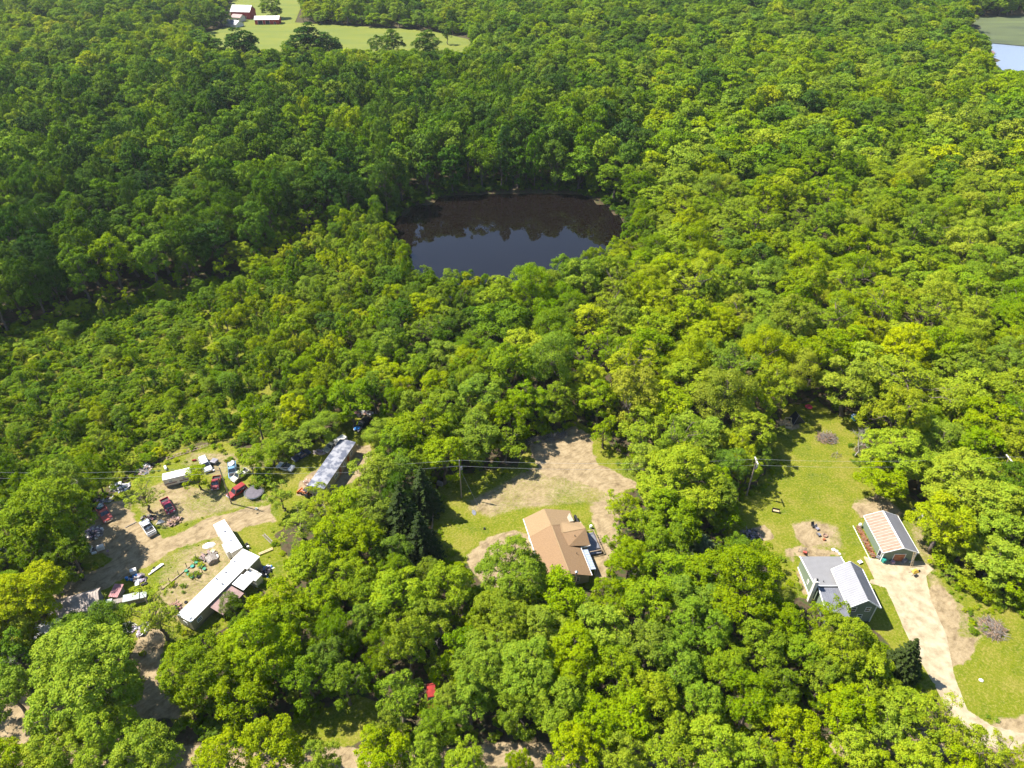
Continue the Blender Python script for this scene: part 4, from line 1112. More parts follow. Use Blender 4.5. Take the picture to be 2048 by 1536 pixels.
# ---- tan roofed ranch house
rz = math.radians(13.6)
r = house('ranch_house', 8.61, 102.8, rz, 'low tan shingled ranch house with side wing and chimney pipe')
gable_walls(r, -4.7, 4.2, -12.6, 4.5, 2.55, 4.45, 'y', M_cream, xr=-0.2)
mb = MB(); mb.prism([(1.1, 0), (4.5, 0), (4.5, 2.5), (1.1, 3.3)], 4.2, 5.2, 'x'); mb.build('walls', M_cream, r)
gable_walls(r, 4.2, 6.3, -5.2, 0.8, 2.5, 3.95, 'x', M_cream, xr=-2.2)
# roof planes, the end nearest the woods paler
roof_slope('roof', r, [(-5.1, 4.95, 2.55), (-5.1, -0.4, 2.55), (-0.25, 0.0, 4.62), (-0.45, 4.95, 4.55)], M_shingle)
roof_slope('roof', r, [(5.6, 0.9, 2.42), (5.6, 4.95, 2.42), (-0.43, 4.95, 4.55), (-0.24, 0.0, 4.62)], M_shingle)
roof_slope('roof', r, [(-5.1, -0.42, 2.55), (-5.1, -13.1, 2.55), (-0.22, -13.1, 4.62), (-0.24, -0.02, 4.62)], M_shingle2)
roof_slope('roof', r, [(4.6, -13.1, 2.55), (4.6, 0.9, 2.55), (-0.22, -0.03, 4.622), (-0.18, -13.1, 4.622)], M_shingle2)
roof_slope('roof', r, [(6.75, 1.15, 2.52), (2.0, 1.15, 3.70), (1.4, -2.2, 4.2), (6.75, -2.2, 4.2)], M_shingle)
roof_slope('roof', r, [(2.0, -5.6, 3.70), (6.75, -5.6, 2.52), (6.75, -2.22, 4.2), (1.4, -2.22, 4.2)], M_shingle2)
mb = MB(); mb.bar((-0.2, -13.0, 4.66), (-0.22, -0.1, 4.66), 0.26, 0.05); mb.bar((1.5, -2.2, 4.24), (6.7, -2.2, 4.24), 0.22, 0.05); mb.build('ridge_cap', M_shingle, r)
mb = MB(); mb.bar((-5.16, 4.9, 2.5), (-5.16, -13, 2.5), 0.12, 0.14); mb.bar((4.66, -13.0, 2.5), (4.66, -5.7, 2.5), 0.12, 0.14); mb.bar((6.78, -5.5, 2.5), (6.78, 1.1, 2.5), 0.1, 0.14)
mb.bar((4.7, -5.64, 2.5), (6.75, -5.64, 2.5), 0.08, 0.16); mb.build('gutter', M_white, r)
for yy in (-11, -8.2): window(r, 4.2, yy, 1.0, 1.2, 1.1, 'e')
window(r, 1.6, -12.6, 1.0, 1.2, 1.1, 's'); window(r, -2.2, -12.6, 1.0, 1.4, 1.1, 's'); window(r, 5.3, -5.2, 0.9, 0.9, 1.2, 's'); window(r, 6.3, -2.4, 1.0, 1.2, 1.1, 'e')
for yy in (2.6, -1.5, -5, -9): window(r, -4.7, yy, 1.0, 1.3, 1.1, 'w')
mb = MB(); mb.box(-4.86, -0.5, 0.05, -4.72, 2.4 - 0.9, 2.15); mb.build('garage_door', M_white, r)
mb = MB(); mb.lathe([(0.2, 2.2), (0.2, 5.0), (0.3, 5.02), (0.3, 5.2), (0.05, 5.35)], 12, (1.1, -13.35, 0)); mb.build('chimney_pipe', M_chrome, r, smooth=False)
mb = MB(); mb.lathe([(0.09, 3.7), (0.09, 4.35)], 8, (3.9, -3.6, 0)); mb.lathe([(0.07, 2.9), (0.07, 3.7)], 8, (3.1, -7.6, 0)); mb.build('vent_pipe', M_black, r)
# side porch awning
mb = MB(); mb.sheet([(4.75, -6.0, 2.15), (4.75, -11.3, 2.15), (6.1, -11.3, 1.95), (6.1, -6.0, 1.95)], 0.06)
for i in range(9): mb.bar((4.76, -6.05 - i * .65, 2.18), (6.08, -6.05 - i * .65, 1.98), 0.05, 0.04)
aw = mb.build('awning', mat('blue_grey_awning', (0.36, 0.42, 0.52), 0.45, var=0.08), r)
mb = MB()
for yy in (-6.1, -8.6, -11.2): mb.bar((6.0, yy, 0), (6.0, yy, 1.92), 0.08)
mb.build('post', M_white, aw)
# deck with railing
d = empty('deck', (8.61, 102.8, 0), rz, 'grey wooden deck with pale railing beside the tan roofed house', 'deck')
mb = MB()
for i in range(17): mb.box(6.45 + i * 0.17, -6.4, 0.42, 6.60 + i * 0.17, -0.6, 0.47)
mb.build('boards', M_greyroof, d)
mb = MB()
for xx in (6.5, 9.2):
    for yy in (-6.3, -3.5, -0.7): mb.box(xx - .06, yy - .06, 0, xx + .06, yy + .06, 1.35)
mb.build('posts', M_wood, d)['kind'] = 'stuff'
mb = MB()
mb.bar((9.2, -6.3, 1.36), (9.2, -0.7, 1.36), 0.14, 0.06); mb.bar((6.5, -0.7, 1.36), (9.2, -0.7, 1.36), 0.14, 0.06); mb.bar((6.5, -6.3, 1.36), (9.2, -6.3, 1.36), 0.14, 0.06)
for i in range(14): mb.bar((9.2, -6.2 + i * .42, 0.5), (9.2, -6.2 + i * .42, 1.34), 0.05)
mb.build('railing', M_wood, d)
mb = MB()
for i in range(4): mb.box(9.3 + i * .28, -3.4, 0.34 - i * .1, 9.56 + i * .28, -2.2, 0.38 - i * .1)
mb.bar((9.3, -3.45, 1.2), (10.5, -3.45, 0.85), 0.07); mb.bar((9.3, -2.15, 1.2), (10.5, -2.15, 0.85), 0.07); mb.bar((10.45, -3.45, 0), (10.45, -3.45, 0.9), 0.08); mb.bar((10.45, -2.15, 0), (10.45, -2.15, 0.9), 0.08)
mb.build('steps', M_wood, d)

# ---- frames from pixels
def rect_px(p1, p2, p3, z):
    """ground rectangle from 3 roof corners: p1->p2 the long side, p3 beside p2; returns centre, length, width, heading of the long side"""
    a, b, c = Vector(G(*p1, z)), Vector(G(*p2, z)), Vector(G(*p3, z))
    u = (b - a); L = u.length; u.normalize(); n = Vector((-u.y, u.x)); w_ = (c - b).dot(n)
    ctr = (a + b) / 2 + n * (w_ / 2)
    return ctr, L, abs(w_), math.atan2(u.y, u.x)

def mobile_home(name, ctr, L, Wd, rz, label, roofm, wallm, zt=3.2, zb=0.5, windows=(), cat='mobile home', curved=0.14, roofribs=None):
    r = empty(name, (ctr.x, ctr.y, 0), rz, label, cat)
    mb = MB(); mb.box(-L/2 + .05, -Wd/2 + .05, zb, L/2 - .05, Wd/2 - .05, zt - .06); mb.build('walls', wallm, r)
    mb = MB(); mb.box(-L/2 + .3, -Wd/2 + .12, 0.0, L/2 - .3, Wd/2 - .12, zb); mb.build('skirting', M_oldwood, r)
    pr = [(-Wd/2, zt - .06), (Wd/2, zt - .06), (Wd/2, zt)] + [(Wd/2 * k, zt + curved * (1 - k * k)) for k in (.6, .2, -.2, -.6)] + [(-Wd/2, zt)]
    mb = MB(); mb.prism(pr, -L/2, L/2, 'x')
    if roofribs:
        k = int(L / roofribs)
        for i in range(1, k): mb.bar((-L/2 + i * L / k, -Wd/2 + .1, zt + .03), (-L/2 + i * L / k, 0, zt + curved + .02), 0.05, 0.03); mb.bar((-L/2 + i * L / k, Wd/2 - .1, zt + .03), (-L/2 + i * L / k, 0, zt + curved + .02), 0.05, 0.03)
    rf = mb.build('roof', roofm, r)
    for (s, u, z, wd, hg) in windows:
        if s in 'sn': window(r, u, -Wd/2 + .05 if s == 's' else Wd/2 - .05, z, wd, hg, s)
        else: window(r, -L/2 + .05 if s == 'w' else L/2 - .05, u, z, wd, hg, s)
    return r

ctr, L_, W_, a_ = rect_px((614, 971), (680, 878), (714, 881), 3.3)
r = mobile_home('grey_mobile_home', ctr, L_, W_, a_, 'long single mobile home with shade-blotched grey metal roof and cream sides', mat('shade_blotched_roof', (0.26, 0.26, 0.28), 0.6, var=0.15, scale=0.7, col2=(0.09, 0.10, 0.135), mix=0.3),  # dark bluish blotches put patchy tree shade into the roof colour
                M_cream, 3.3, 0.7, [('s', -6.2, 1.5, 1.0, 1.0), ('s', -2.6, 1.5, 1.4, 1.0), ('s', 1.6, 1.5, 1.0, 1.0), ('s', 5.6, 1.5, 1.4, 1.0), ('w', 0.3, 1.5, 1.2, 0.9)], roofribs=1.2)
mb = MB(); mb.box(-1.0, -W_/2 - .03, 0.75, -0.1, -W_/2 + .04, 2.7); mb.build('door', M_door, r)
mb = MB(); mb.box(3.2, -W_/2 - .03, 0.75, 4.0, -W_/2 + .04, 2.7); mb.build('door', M_door, r)
ctr, L_, W_, a_ = rect_px((426, 1050), (462, 1106), (487.5, 1097.5), 3.2)
r = mobile_home('travel_trailer', ctr, L_, W_, a_, 'white travel trailer parked at an angle by the track', M_white, M_offwhite, 3.2, 0.6, [('s', -2.6, 1.6, 1.0, .7), ('n', -1.0, 1.6, 1.2, .7), ('n', 2.2, 1.6, 1.0, .7), ('e', 0.1, 1.7, 0.7, .6)], 'travel trailer', 0.08)
mb = MB(); mb.box(1.2, -W_/2 - .6, 0.8, 4.0, -W_/2 + .04, 2.9); mb.build('slide_out', M_offwhite, r)
mb = MB(); mb.box(-1.7, -.2, 3.29, -1.2, .25, 3.42); mb.box(1.6, -.2, 3.29, 2.0, .2, 3.38); mb.box(2.4, .5, 3.25, 2.6, .7, 3.42); mb.build('roof_vent', M_greyroof, r)
mb = MB()
for xx in (-.5, .5):
    for yy in (-W_/2 + .1, W_/2 - .1): mb.lathe([(0.34, -.1), (0.34, .1)], 12, (0, 0, 0), M=Matrix.Translation((xx, yy, .34)) @ Matrix.Rotation(math.pi/2, 4, 'X'))
mb.build('wheels', M_rubber, r)['kind'] = 'stuff'
# long white mobile home with its additions
e0 = Vector(G(486, 1100, 3.1)); e1 = Vector(G(358, 1225, 3.1)); u = (e1 - e0).normalized(); a_ = math.atan2(u.y, u.x); nrm = Vector((-u.y, u.x))   # nrm points to the right-hand (east) side
Lh = (e1 - e0).length + .6; Wd = 3.7
r = mobile_home('white_mobile_home', e0 + u * (Lh/2) + nrm * (Wd/2), Lh, Wd, a_, 'long white roofed mobile home with a lean-to and white additions', M_white, M_cream, 3.1, 0.5,
                [('s', -5, 1.4, 1.2, .9), ('s', 0, 1.4, 1.2, .9), ('s', 5, 1.4, 1.2, .9), ('n', 7.0, 1.4, 1.2, .9), ('e', 0, 1.4, 1.2, .9)])
def addon(nm, a0, a1, b0, b1, zt, t, m, wall=None, slope=0.0):
    x0 = a0 - Lh/2; x1 = a1 - Lh/2; y0 = b0 - Wd/2; y1 = b1 - Wd/2
    mb = MB(); mb.sheet([(x0, y0, zt), (x1, y0, zt), (x1, y1, zt - slope), (x0, y1, zt - slope)], t); o = mb.build(nm, m, r)
    if wall: 
        mb = MB(); mb.box(x0 + .1, y0 + .1, 0.05, x1 - .1, y1 - .1, zt - slope - t - .01); mb.build('walls', wall, r)
    return o
addon('roof', -.1, 3.5, -.02, 4.55, 3.42, 0.15, M_white, M_cream)
addon('roof', 4.6, 7.3, 3.9, 6.9, 2.75, 0.12, M_white, None, 0.2)
addon('roof', 2.6, 4.5, 4.2, 7.4, 2.6, 0.12, M_white, M_offwhite, 0.15)
o = addon('roof', 7.6, 13.2, 3.75, 7.2, 2.6, 0.07, M_brownmetal, None, 0.45)
mb = MB()
for i in range(12): x_ = 7.8 + i * .46 - Lh/2; mb.bar((x_, 3.8 - Wd/2, 2.62), (x_, 7.15 - Wd/2, 2.18), 0.05, 0.03)
mb.build('rib', M_brownmetal, o)['kind'] = 'stuff'
mb = MB()
for aa, bb in ((7.8, 7.0), (10.4, 7.0), (13.0, 7.0), (4.8, 6.7), (7.1, 6.7)): mb.bar((aa - Lh/2, bb - Wd/2, 0), (aa - Lh/2, bb - Wd/2, 2.15), 0.1)
mb.build('posts', M_oldwood, r)['kind'] = 'stuff'
mb = MB(); mb.box(2.9 - Lh/2, 3.95 - Wd/2, 2.62, 3.0 - Lh/2, 6.9 - Wd/2, 3.3); mb.build('parapet', M_offwhite, r)
mb = MB()
for aa, bb in ((6.0, 1.2), (3.2, .9), (8.0, .7), (8.4, 2.6)): mb.lathe([(.14, 0), (.14, .3), (.2, .32), (.16, .4)], 8, (aa - Lh/2, bb - Wd/2, 3.18))
mb.build('vent_pipe', M_greyroof, r)['kind'] = 'stuff'
mb = MB(); mb.tube([(Lh/2 - .8, 1.2, 3.2), (Lh/2 - .8, 1.2, 4.3)], .04, 6); mb.bar((Lh/2 - 1.4, 1.2, 4.2), (Lh/2 - .2, 1.2, 4.2), .03); mb.bar((Lh/2 - 1.2, 1.0, 3.95), (Lh/2 - .4, 1.4, 3.95), .03); mb.build('aerial', M_black, r)
# white roof at the left frame edge
ctr, L_, W_, a_ = rect_px((-110, 1100), (12, 1090), (7, 1134), 3.0)
r = mobile_home('mobile_home', ctr, L_, W_, a_, 'white flat roof cut by the left edge behind the big tree', M_white, M_offwhite, 3.0, 0.5, [('e', 0, 1.4, 1.2, .9)])
# small camper
ctr, L_, W_, a_ = rect_px((336, 946), (370, 938), (373, 948), 2.6)
r = mobile_home('camper', ctr, 6.2, 2.3, a_, 'small white camper standing in the grass of the scrap yard', M_white, M_offwhite, 2.6, 0.55, [('s', -1.5, 1.4, .9, .6), ('s', 1.4, 1.4, .9, .6), ('w', 0, 1.4, .8, .6)], 'camper', 0.16)
mb = MB(); mb.box(-3.05, -1.19, 1.0, 3.05, -1.11, 1.3); mb.build('stripe', M_brownmetal, r)
mb = MB(); mb.box(-.35, -1.20, 0.6, .3, -1.11, 2.3); mb.build('door', M_offwhite, r)
mb = MB()
for yy in (-1.05, 1.05): mb.lathe([(0.33, -.1), (0.33, .1)], 12, (0, 0, 0), M=Matrix.Translation((.2, yy, .33)) @ Matrix.Rotation(math.pi/2, 4, 'X'))
mb.build('wheels', M_rubber, r)['kind'] = 'stuff'
# ivory roofed shed
a = Vector(G(95, 1212, 3.6)); b = Vector(G(196, 1183, 3.6)); u = (b - a).normalized(); c = (a + b) / 2; L_ = (b - a).length
r = empty('old_shed', (c.x, c.y, 0), math.atan2(u.y, u.x), 'old shed with ivory corrugated roof among the lower left trees', 'shed')
gable_walls(r, -L_/2 + .2, L_/2 - .2, -2.6, 1.6, 2.3, 3.45, 'x', M_greyroof, xr=0)
M_ivory = mat('ivory_metal', (0.44, 0.38, 0.33), 0.6, var=0.12, scale=1.4, col2=(0.24, 0.18, 0.15), mix=0.8)
roof_slope('roof', r, [(-L_/2, -3.0, 2.2), (L_/2, -3.0, 2.2), (L_/2, 0, 3.6), (-L_/2, 0, 3.6)], M_ivory, ribs=0.5, rw=.1, rh=.06)
roof_slope('roof', r, [(L_/2, 1.9, 2.5), (-L_/2, 1.9, 2.5), (-L_/2, 0, 3.6), (L_/2, 0, 3.6)], M_ivory, ribs=0.5, rw=.1, rh=.06)
mb = MB(); mb.box(L_/2 - .2, -1.4, .9, L_/2 - .14, -.7, 1.8); mb.build('opening_shade', M_dark, r)  # solid near-black panel, the dark interior painted onto the wall
X, Y = G(95, 1255, 2.2)
r = empty('lean_to', (X, Y, 0), math.radians(20), 'low white lean-to roof half hidden below the ivory roofed shed', 'shed')
roof_slope('roof', r, [(-2.2, -1.6, 1.9), (2.2, -1.6, 1.9), (2.2, 1.6, 2.4), (-2.2, 1.6, 2.4)], M_offwhite, ribs=.5)
mb = MB()
for xx in (-2, 2):
    for yy in (-1.4, 1.4): mb.bar((xx, yy, 0), (xx, yy, 1.85), .1)
mb.build('posts', M_oldwood, r)['kind'] = 'stuff'
# rusty roofed coop + long grey store by the track
X, Y = G(231, 1180, 1.8)
r = empty('coop', (X, Y, 0), math.radians(-5), 'small coop with rusty maroon corrugated roof by the track', 'coop')
M_maroon = mat('maroon_rusty_metal', (0.34, 0.10, 0.11), 0.7, var=0.2, scale=3, col2=(0.42, 0.26, 0.25), mix=0.9)
roof_slope('roof', r, [(-.9, -1.3, 1.3), (.9, -1.3, 1.3), (.95, 1.4, 1.9), (-.85, 1.4, 1.9)], M_maroon, ribs=.3, rw=.08, rh=.04)
mb = MB(); mb.box(-.75, -1.1, 0, .75, 1.2, 1.2); mb.build('walls', M_oldwood, r)
ctr, L_, W_, a_ = rect_px((209, 1200), (290, 1182), (291, 1190), 1.9)
r = empty('storage_wall', (ctr.x, ctr.y, 0), a_, 'long low grey store with flat lid roof along the scrap garden', 'store')
mb = MB(); mb.box(-L_/2, -.55, 0, L_/2, .55, 1.45); mb.build('walls', M_oldwood, r)
mb = MB(); mb.sheet([(-.4, -.8, 1.6), (2.6, -.8, 1.6), (2.6, .8, 1.8), (-.4, .8, 1.8)], .06); mb.sheet([(-3.6, -.5, 1.6), (-2.4, -.5, 1.6), (-2.4, .7, 1.7), (-3.6, .7, 1.7)], .06)
mb.sheet([(2.75, -.7, 1.5), (3.9, -.7, 1.5), (3.9, .7, 1.62), (2.75, .7, 1.62)], .06); mb.build('roof', mat('grey_lid', (.40, .44, .40), .7), r)

# ---- the far farm
def barn(px, py, wd, dp, hw, hr, rz, label, wall, roofm, axis='x', doors=True, nm='barn'):
    X, Y = G(px, py); z = float(hgt(X, Y))
    r = empty(nm, (X, Y, z), rz, label, 'barn')
    gable_walls(r, -wd/2, wd/2, -dp/2, dp/2, hw, hr, axis, wall, z0=-.5)
    if axis == 'x':
        roof_slope('roof', r, [(-wd/2 - .5, -dp/2 - .5, hw - .1), (wd/2 + .5, -dp/2 - .5, hw - .1), (wd/2 + .5, 0, hr + .2), (-wd/2 - .5, 0, hr + .2)], roofm, t=.2)
        roof_slope('roof', r, [(wd/2 + .5, dp/2 + .5, hw - .1), (-wd/2 - .5, dp/2 + .5, hw - .1), (-wd/2 - .5, 0, hr + .2), (wd/2 + .5, 0, hr + .2)], roofm, t=.2)
    else:
        roof_slope('roof', r, [(-wd/2 - .5, dp/2 + .5, hw - .1), (-wd/2 - .5, -dp/2 - .5, hw - .1), (0, -dp/2 - .5, hr + .2), (0, dp/2 + .5, hr + .2)], roofm, t=.2)
        roof_slope('roof', r, [(wd/2 + .5, -dp/2 - .5, hw - .1), (wd/2 + .5, dp/2 + .5, hw - .1), (0, dp/2 + .5, hr + .2), (0, -dp/2 - .5, hr + .2)], roofm, t=.2)
    if doors:
        for (x, w_, h_) in doors:
            mb = MB(); mb.box(x - w_/2, -dp/2 - .06, 0.1, x + w_/2, -dp/2 - .005, h_); mb.build('door', M_dark, r)  # near-black sheet paints the shade inside an open doorway
            mb = MB(); mb.bar((x - w_/2 - .15, -dp/2 - .09, 0), (x - w_/2 - .15, -dp/2 - .09, h_ + .2), .25, .1); mb.bar((x + w_/2 + .15, -dp/2 - .09, 0), (x + w_/2 + .15, -dp/2 - .09, h_ + .2), .25, .1); mb.build('door_trim', M_white, r)
    return r
barn(537, 47, 20, 9, 3.9, 5.8, math.radians(4), 'long low red barn with white roof at the hay field', M_redbarn, M_offwhite, 'x', [(-5.5, 3.6, 3.0), (0.5, 3.2, 3.0), (6.5, 1.2, 2.0)])
barn(489, 36, 17, 12, 6.0, 10.0, math.radians(-8), 'tall red barn with white roof behind the long barn', M_redbarn, M_offwhite, 'x', [(4.0, 1.4, 2.4), (-2, 1.2, 2.0)])
barn(478, 42, 9, 7, 3.4, 5.2, math.radians(-20), 'small farm shed with pinkish roof between the barns', M_offwhite, M_brownmetal, 'x', [(1.5, 1.6, 2.0)], 'farm_shed')
barn(470, 52, 13, 8, 2.2, 4.6, math.radians(-32), 'low white roofed shed left of the long red barn', M_offwhite, M_ltmetal, 'x', None, 'farm_shed')
barn(1856, 14, 15, 9, 4.5, 7.0, .1, 'tan roofed house far off above the lake', M_cream, M_brownmetal, 'x', None, 'lake_house')['category'] = 'house'
barn(1902, 20, 15, 10, 5.0, 8.5, -.2, 'pale house far off beside the reed bed', M_white, M_greyroof, 'x', [(2, 1.2, 2.2)], 'lake_house')['category'] = 'house'
barn(1976, 112, 6, 4, 2.4, 3.4, .5, 'small pink boathouse at the lake edge', M_offwhite, M_brownmetal, 'x', [(0, 2, 2)], 'boathouse')['category'] = 'boathouse'
X, Y = G(1975, 128)
r = empty('dock', (X, Y, .2), .4, 'short wooden dock on the distant lake', 'dock'); mb = MB(); mb.box(-1, -8, .2, 1, 8, .35)
for yy in (-7, 0, 7): mb.box(-.9, yy, -.6, -.7, yy + .2, .5); mb.box(.7, yy, -.6, .9, yy + .2, .5)
mb.build('planks', M_wood, r)
tick('buildings')
# ------------------------------------------------------------------ vehicles
PAINT = {}
def paint(nm, c, rust=0.0):
    if nm not in PAINT: PAINT[nm] = mat(nm + '_car_paint', c, 0.35, var=0.06 + rust, scale=1.5, spec=0.5, col2=tuple(x * .55 + .06 * rust * 3 for x in c), mix=.6)
    return PAINT[nm]
def frustum(mb, a, z0, b, z1, mi=0):
    """a, b: (x0,x1,y) rectangles symmetric in y at z0 / z1"""
    vs = [(a[0], -a[2], z0), (a[1], -a[2], z0), (a[1], a[2], z0), (a[0], a[2], z0), (b[0], -b[2], z1), (b[1], -b[2], z1), (b[1], b[2], z1), (b[0], b[2], z1)]
    return mb.add(vs, [(3,2,1,0),(4,5,6,7),(0,1,5,4),(1,2,6,5),(2,3,7,6),(3,0,4,7)], mi)
def place_between(pf, pr, z=0.6):
    f = Vector(G(*pf, z)); r_ = Vector(G(*pr, z)); d = f - r_
    return (f + r_) / 2, math.atan2(d.y, d.x), d.length
def vehicle(name, kind, pf, pr, pm, label, cat, L=None, Wd=1.9, roofm=None, hood=True, z=0.0, group=None):
    c, a, LL = place_between(pf, pr); L = L or max(4.2, min(5.8, LL))
    r = empty(name, (c.x, c.y, z), a, label, cat, group)
    w2 = Wd / 2; h = L / 2; roofm = roofm or pm
    truck = kind == 'pickup'
    zb, zs = 0.42, (1.02 if truck else 0.92)
    # lower body: side profile with wheel arches left out of the sills
    def arch(xc, n=5): return [(xc + 0.44 * math.cos(t), zb - 0.02 + 0.36 * math.sin(t)) for t in np.linspace(math.pi, 0, n)]
    fx, rx = h - 0.95, -h + 1.0
    prof = [(-h, zb + .08), (rx - .46, zb)] + arch(rx) + [(rx + .46, zb), (fx - .46, zb)] + arch(fx) + [(fx + .46, zb), (h, zb + .08), (h - .04, zs - .18), (h - .22, zs - .06)]
    cab0, cab1 = {'pickup': (-0.35, 0.95), 'suv': (-h + .12, 0.85), 'sedan': (-h + 1.0, 0.75), 'topper': (-h + .08, 0.95)}[kind]
    if truck:
        prof += [(cab1 + .25, zs), (cab0, zs), (cab0, .70), (-h + .1, .70), (-h, .70)]
    else: prof += [(cab1 + .25, zs), (-h + .12, zs), (-h, zs - .12)]
    mb = MB(); mb.prism([(x, z_) for x, z_ in prof], -w2, w2, 'x_' if False else 'y')
    # prism(axis y) maps profile u->x, so extrusion runs along y
    mb.build('body', pm, r, bevel=0.035)
    if not hood:
        mb = MB(); mb.box(cab1 + .3, -w2 + .16, zs - .02, h - .3, w2 - .16, zs + .03)
        for k in range(6): x_ = random.uniform(cab1 + .4, h - .6); y_ = random.uniform(-.5, .4); mb.box(x_, y_, zs, x_ + .25, y_ + .22, zs + random.uniform(.06, .2))
        mb.build('engine_bay', M_black, r)
    if truck:
        mb = MB()
        for s in (-1, 1): mb.box(-h + .02, s * w2 - (.09 if s > 0 else 0), .70, cab0 - .05, s * w2 + (.09 if s < 0 else 0), zs + .06)
        mb.box(-h, -w2 + .09, .70, -h + .09, w2 - .09, zs + .04); mb.box(cab0 - .14, -w2 + .09, .70, cab0 - .05, w2 - .09, zs + .06)
        mb.build('bed_sides', pm, r)
        mb = MB(); mb.box(-h + .1, -w2 + .1, .702, cab0 - .15, w2 - .1, .73); mb.build('bed_floor', M_black, r)
    zr = {'pickup': 1.72, 'suv': 1.72, 'sedan': 1.40, 'topper': 1.75}[kind]
    ws, bk = (.62, .12) if kind != 'sedan' else (.85, .6)
    mb = MB(); frustum(mb, (cab0, cab1 + .2, w2 - .06), zs + .002, (cab0 + bk, cab1 + .2 - ws, w2 - .22), zr); mb.build('windows', M_glass, r)
    mb = MB(); frustum(mb, (cab0 + bk - .03, cab1 + .24 - ws, w2 - .19), zr - .02, (cab0 + bk + .04, cab1 + .14 - ws, w2 - .27), zr + .07)
    ends = [((cab0, w2 - .06), (cab0 + bk, w2 - .22)), ((cab1 + .2, w2 - .06), (cab1 + .2 - ws, w2 - .22))]
    for (x0, y0), (x1, y1) in ends:
        for s in (-1, 1): mb.bar((x0, s * y0, zs), (x1, s * y1, zr), .09)
    if kind in ('suv', 'topper', 'pickup', 'sedan'):
        for s in (-1, 1):
            xm = (cab0 + cab1) / 2; mb.bar((xm, s * (w2 - .05), zs), (xm + .03, s * (w2 - .21), zr), .1)
            if kind in ('suv', 'topper'): mb.bar((xm - 1.1, s * (w2 - .05), zs), (xm - 1.07, s * (w2 - .21), zr), .12)
    mb.build('roof', roofm, r)
    for sx in (fx, rx):
        for s in (-1, 1):
            mb = MB(); Mx = Matrix.Translation((sx, s * (w2 - .1), .34)) @ Matrix.Rotation(math.pi/2, 4, 'X')
            mb.lathe([(.26, -.12), (.34, -.1), (.34, .1), (.26, .12)], 14, M=Mx); wo_ = mb.build('wheel', M_rubber, r)
            mb = MB(); mb.lathe([(.19, -.13), (.19, .13)], 10, M=Mx); mb.build('rim', M_chrome, wo_)
    for s in (-1, 1):
        mb = MB(); mb.box(h - .03, s * (w2 - .3) - .16, .66, h + .03, s * (w2 - .3) + .16, .82); mb.build('headlight', M_white, r)
    for x_, nm in ((h, 'bumper'), (-h, 'bumper')):
        mb = MB(); sgn = 1 if x_ > 0 else -1; mb.box(min(x_, x_ + sgn * .14), -w2 + .04, .42, max(x_, x_ + sgn * .14), w2 - .04, .60); mb.build(nm, M_chrome, r)
    return r

P_red = paint('red', (.32, .025, .02)); P_red2 = paint('faded_red', (.60, .11, .085), .05); P_maroon = paint('maroon', (.42, .03, .075)); P_darkred = paint('dark_red', (.30, .03, .03), .06)
P_white = paint('white', (.76, .76, .75)); P_cream = paint('cream', (.66, .63, .48)); P_blue = paint('light_blue', (.16, .34, .50), .05); P_black = paint('black', (.02, .021, .026)); P_grey = paint('grey', (.30, .28, .31))
P_navy = paint('navy', (.03, .05, .12)); P_olive = paint('putty', (.38, .38, .30), .06)
VG = 'scrap vehicles standing about the yard'
def V(*a, **k): return vehicle(*a, group=VG, **k)
V('pickup_truck', 'pickup', (218, 1042), (199, 1012), P_red2, 'faded red pickup with scrap in its bed beside the grey scrap heap', 'pickup', Wd=2.0)
V('pickup_truck', 'pickup', (286.5, 1042), (305, 1069), P_white, 'white pickup loaded with scrap at the edge of the track', 'pickup')
V('pickup_truck', 'pickup', (343, 1025), (328, 999), P_maroon, 'maroon pickup with its hood off and engine showing', 'pickup', hood=False)
V('pickup_truck', 'pickup', (430, 978), (434.5, 954), P_darkred, 'dark red pickup left of the leaning pole', 'pickup')
V('suv', 'suv', (457, 994), (491, 972), P_red, 'bright red boxy suv beside the trampoline', 'suv')
V('pickup_truck', 'topper', (417, 942), (405, 918), P_white, 'white truck with a box cap in the tall grass behind the lone tree', 'truck', Wd=2.0)
V('pickup_truck', 'pickup', (466, 956), (464, 926), P_blue, 'light blue pickup with white load and open engine bay', 'pickup', hood=False)
V('pickup_truck', 'pickup', (470, 958), (491, 943), P_cream, 'small cream pickup right of the light blue pickup', 'pickup', L=4.4, Wd=1.7)
V('car', 'sedan', (560, 931), (582, 937), P_white, 'white and black car half hidden in the shade of the bushes', 'car', L=4.3, roofm=P_black)
V('car', 'sedan', (592, 917), (613, 905), P_navy, 'dark blue car in deep shade left of the grey roofed mobile home', 'car', L=4.5)
V('car', 'suv', (712, 861), (738, 838), P_black, 'black car with a blue tarp on its hood behind the grey roofed mobile home', 'car')
V('pickup_truck', 'pickup', (656, 899), (672, 886), P_olive, 'putty coloured old truck tucked behind the grey roofed mobile home', 'pickup', L=4.8)
vehicle('car', 'suv', (866, 1413), (863, 1378), P_red, 'red car parked under the trees near the bottom road', 'car', L=4.6)

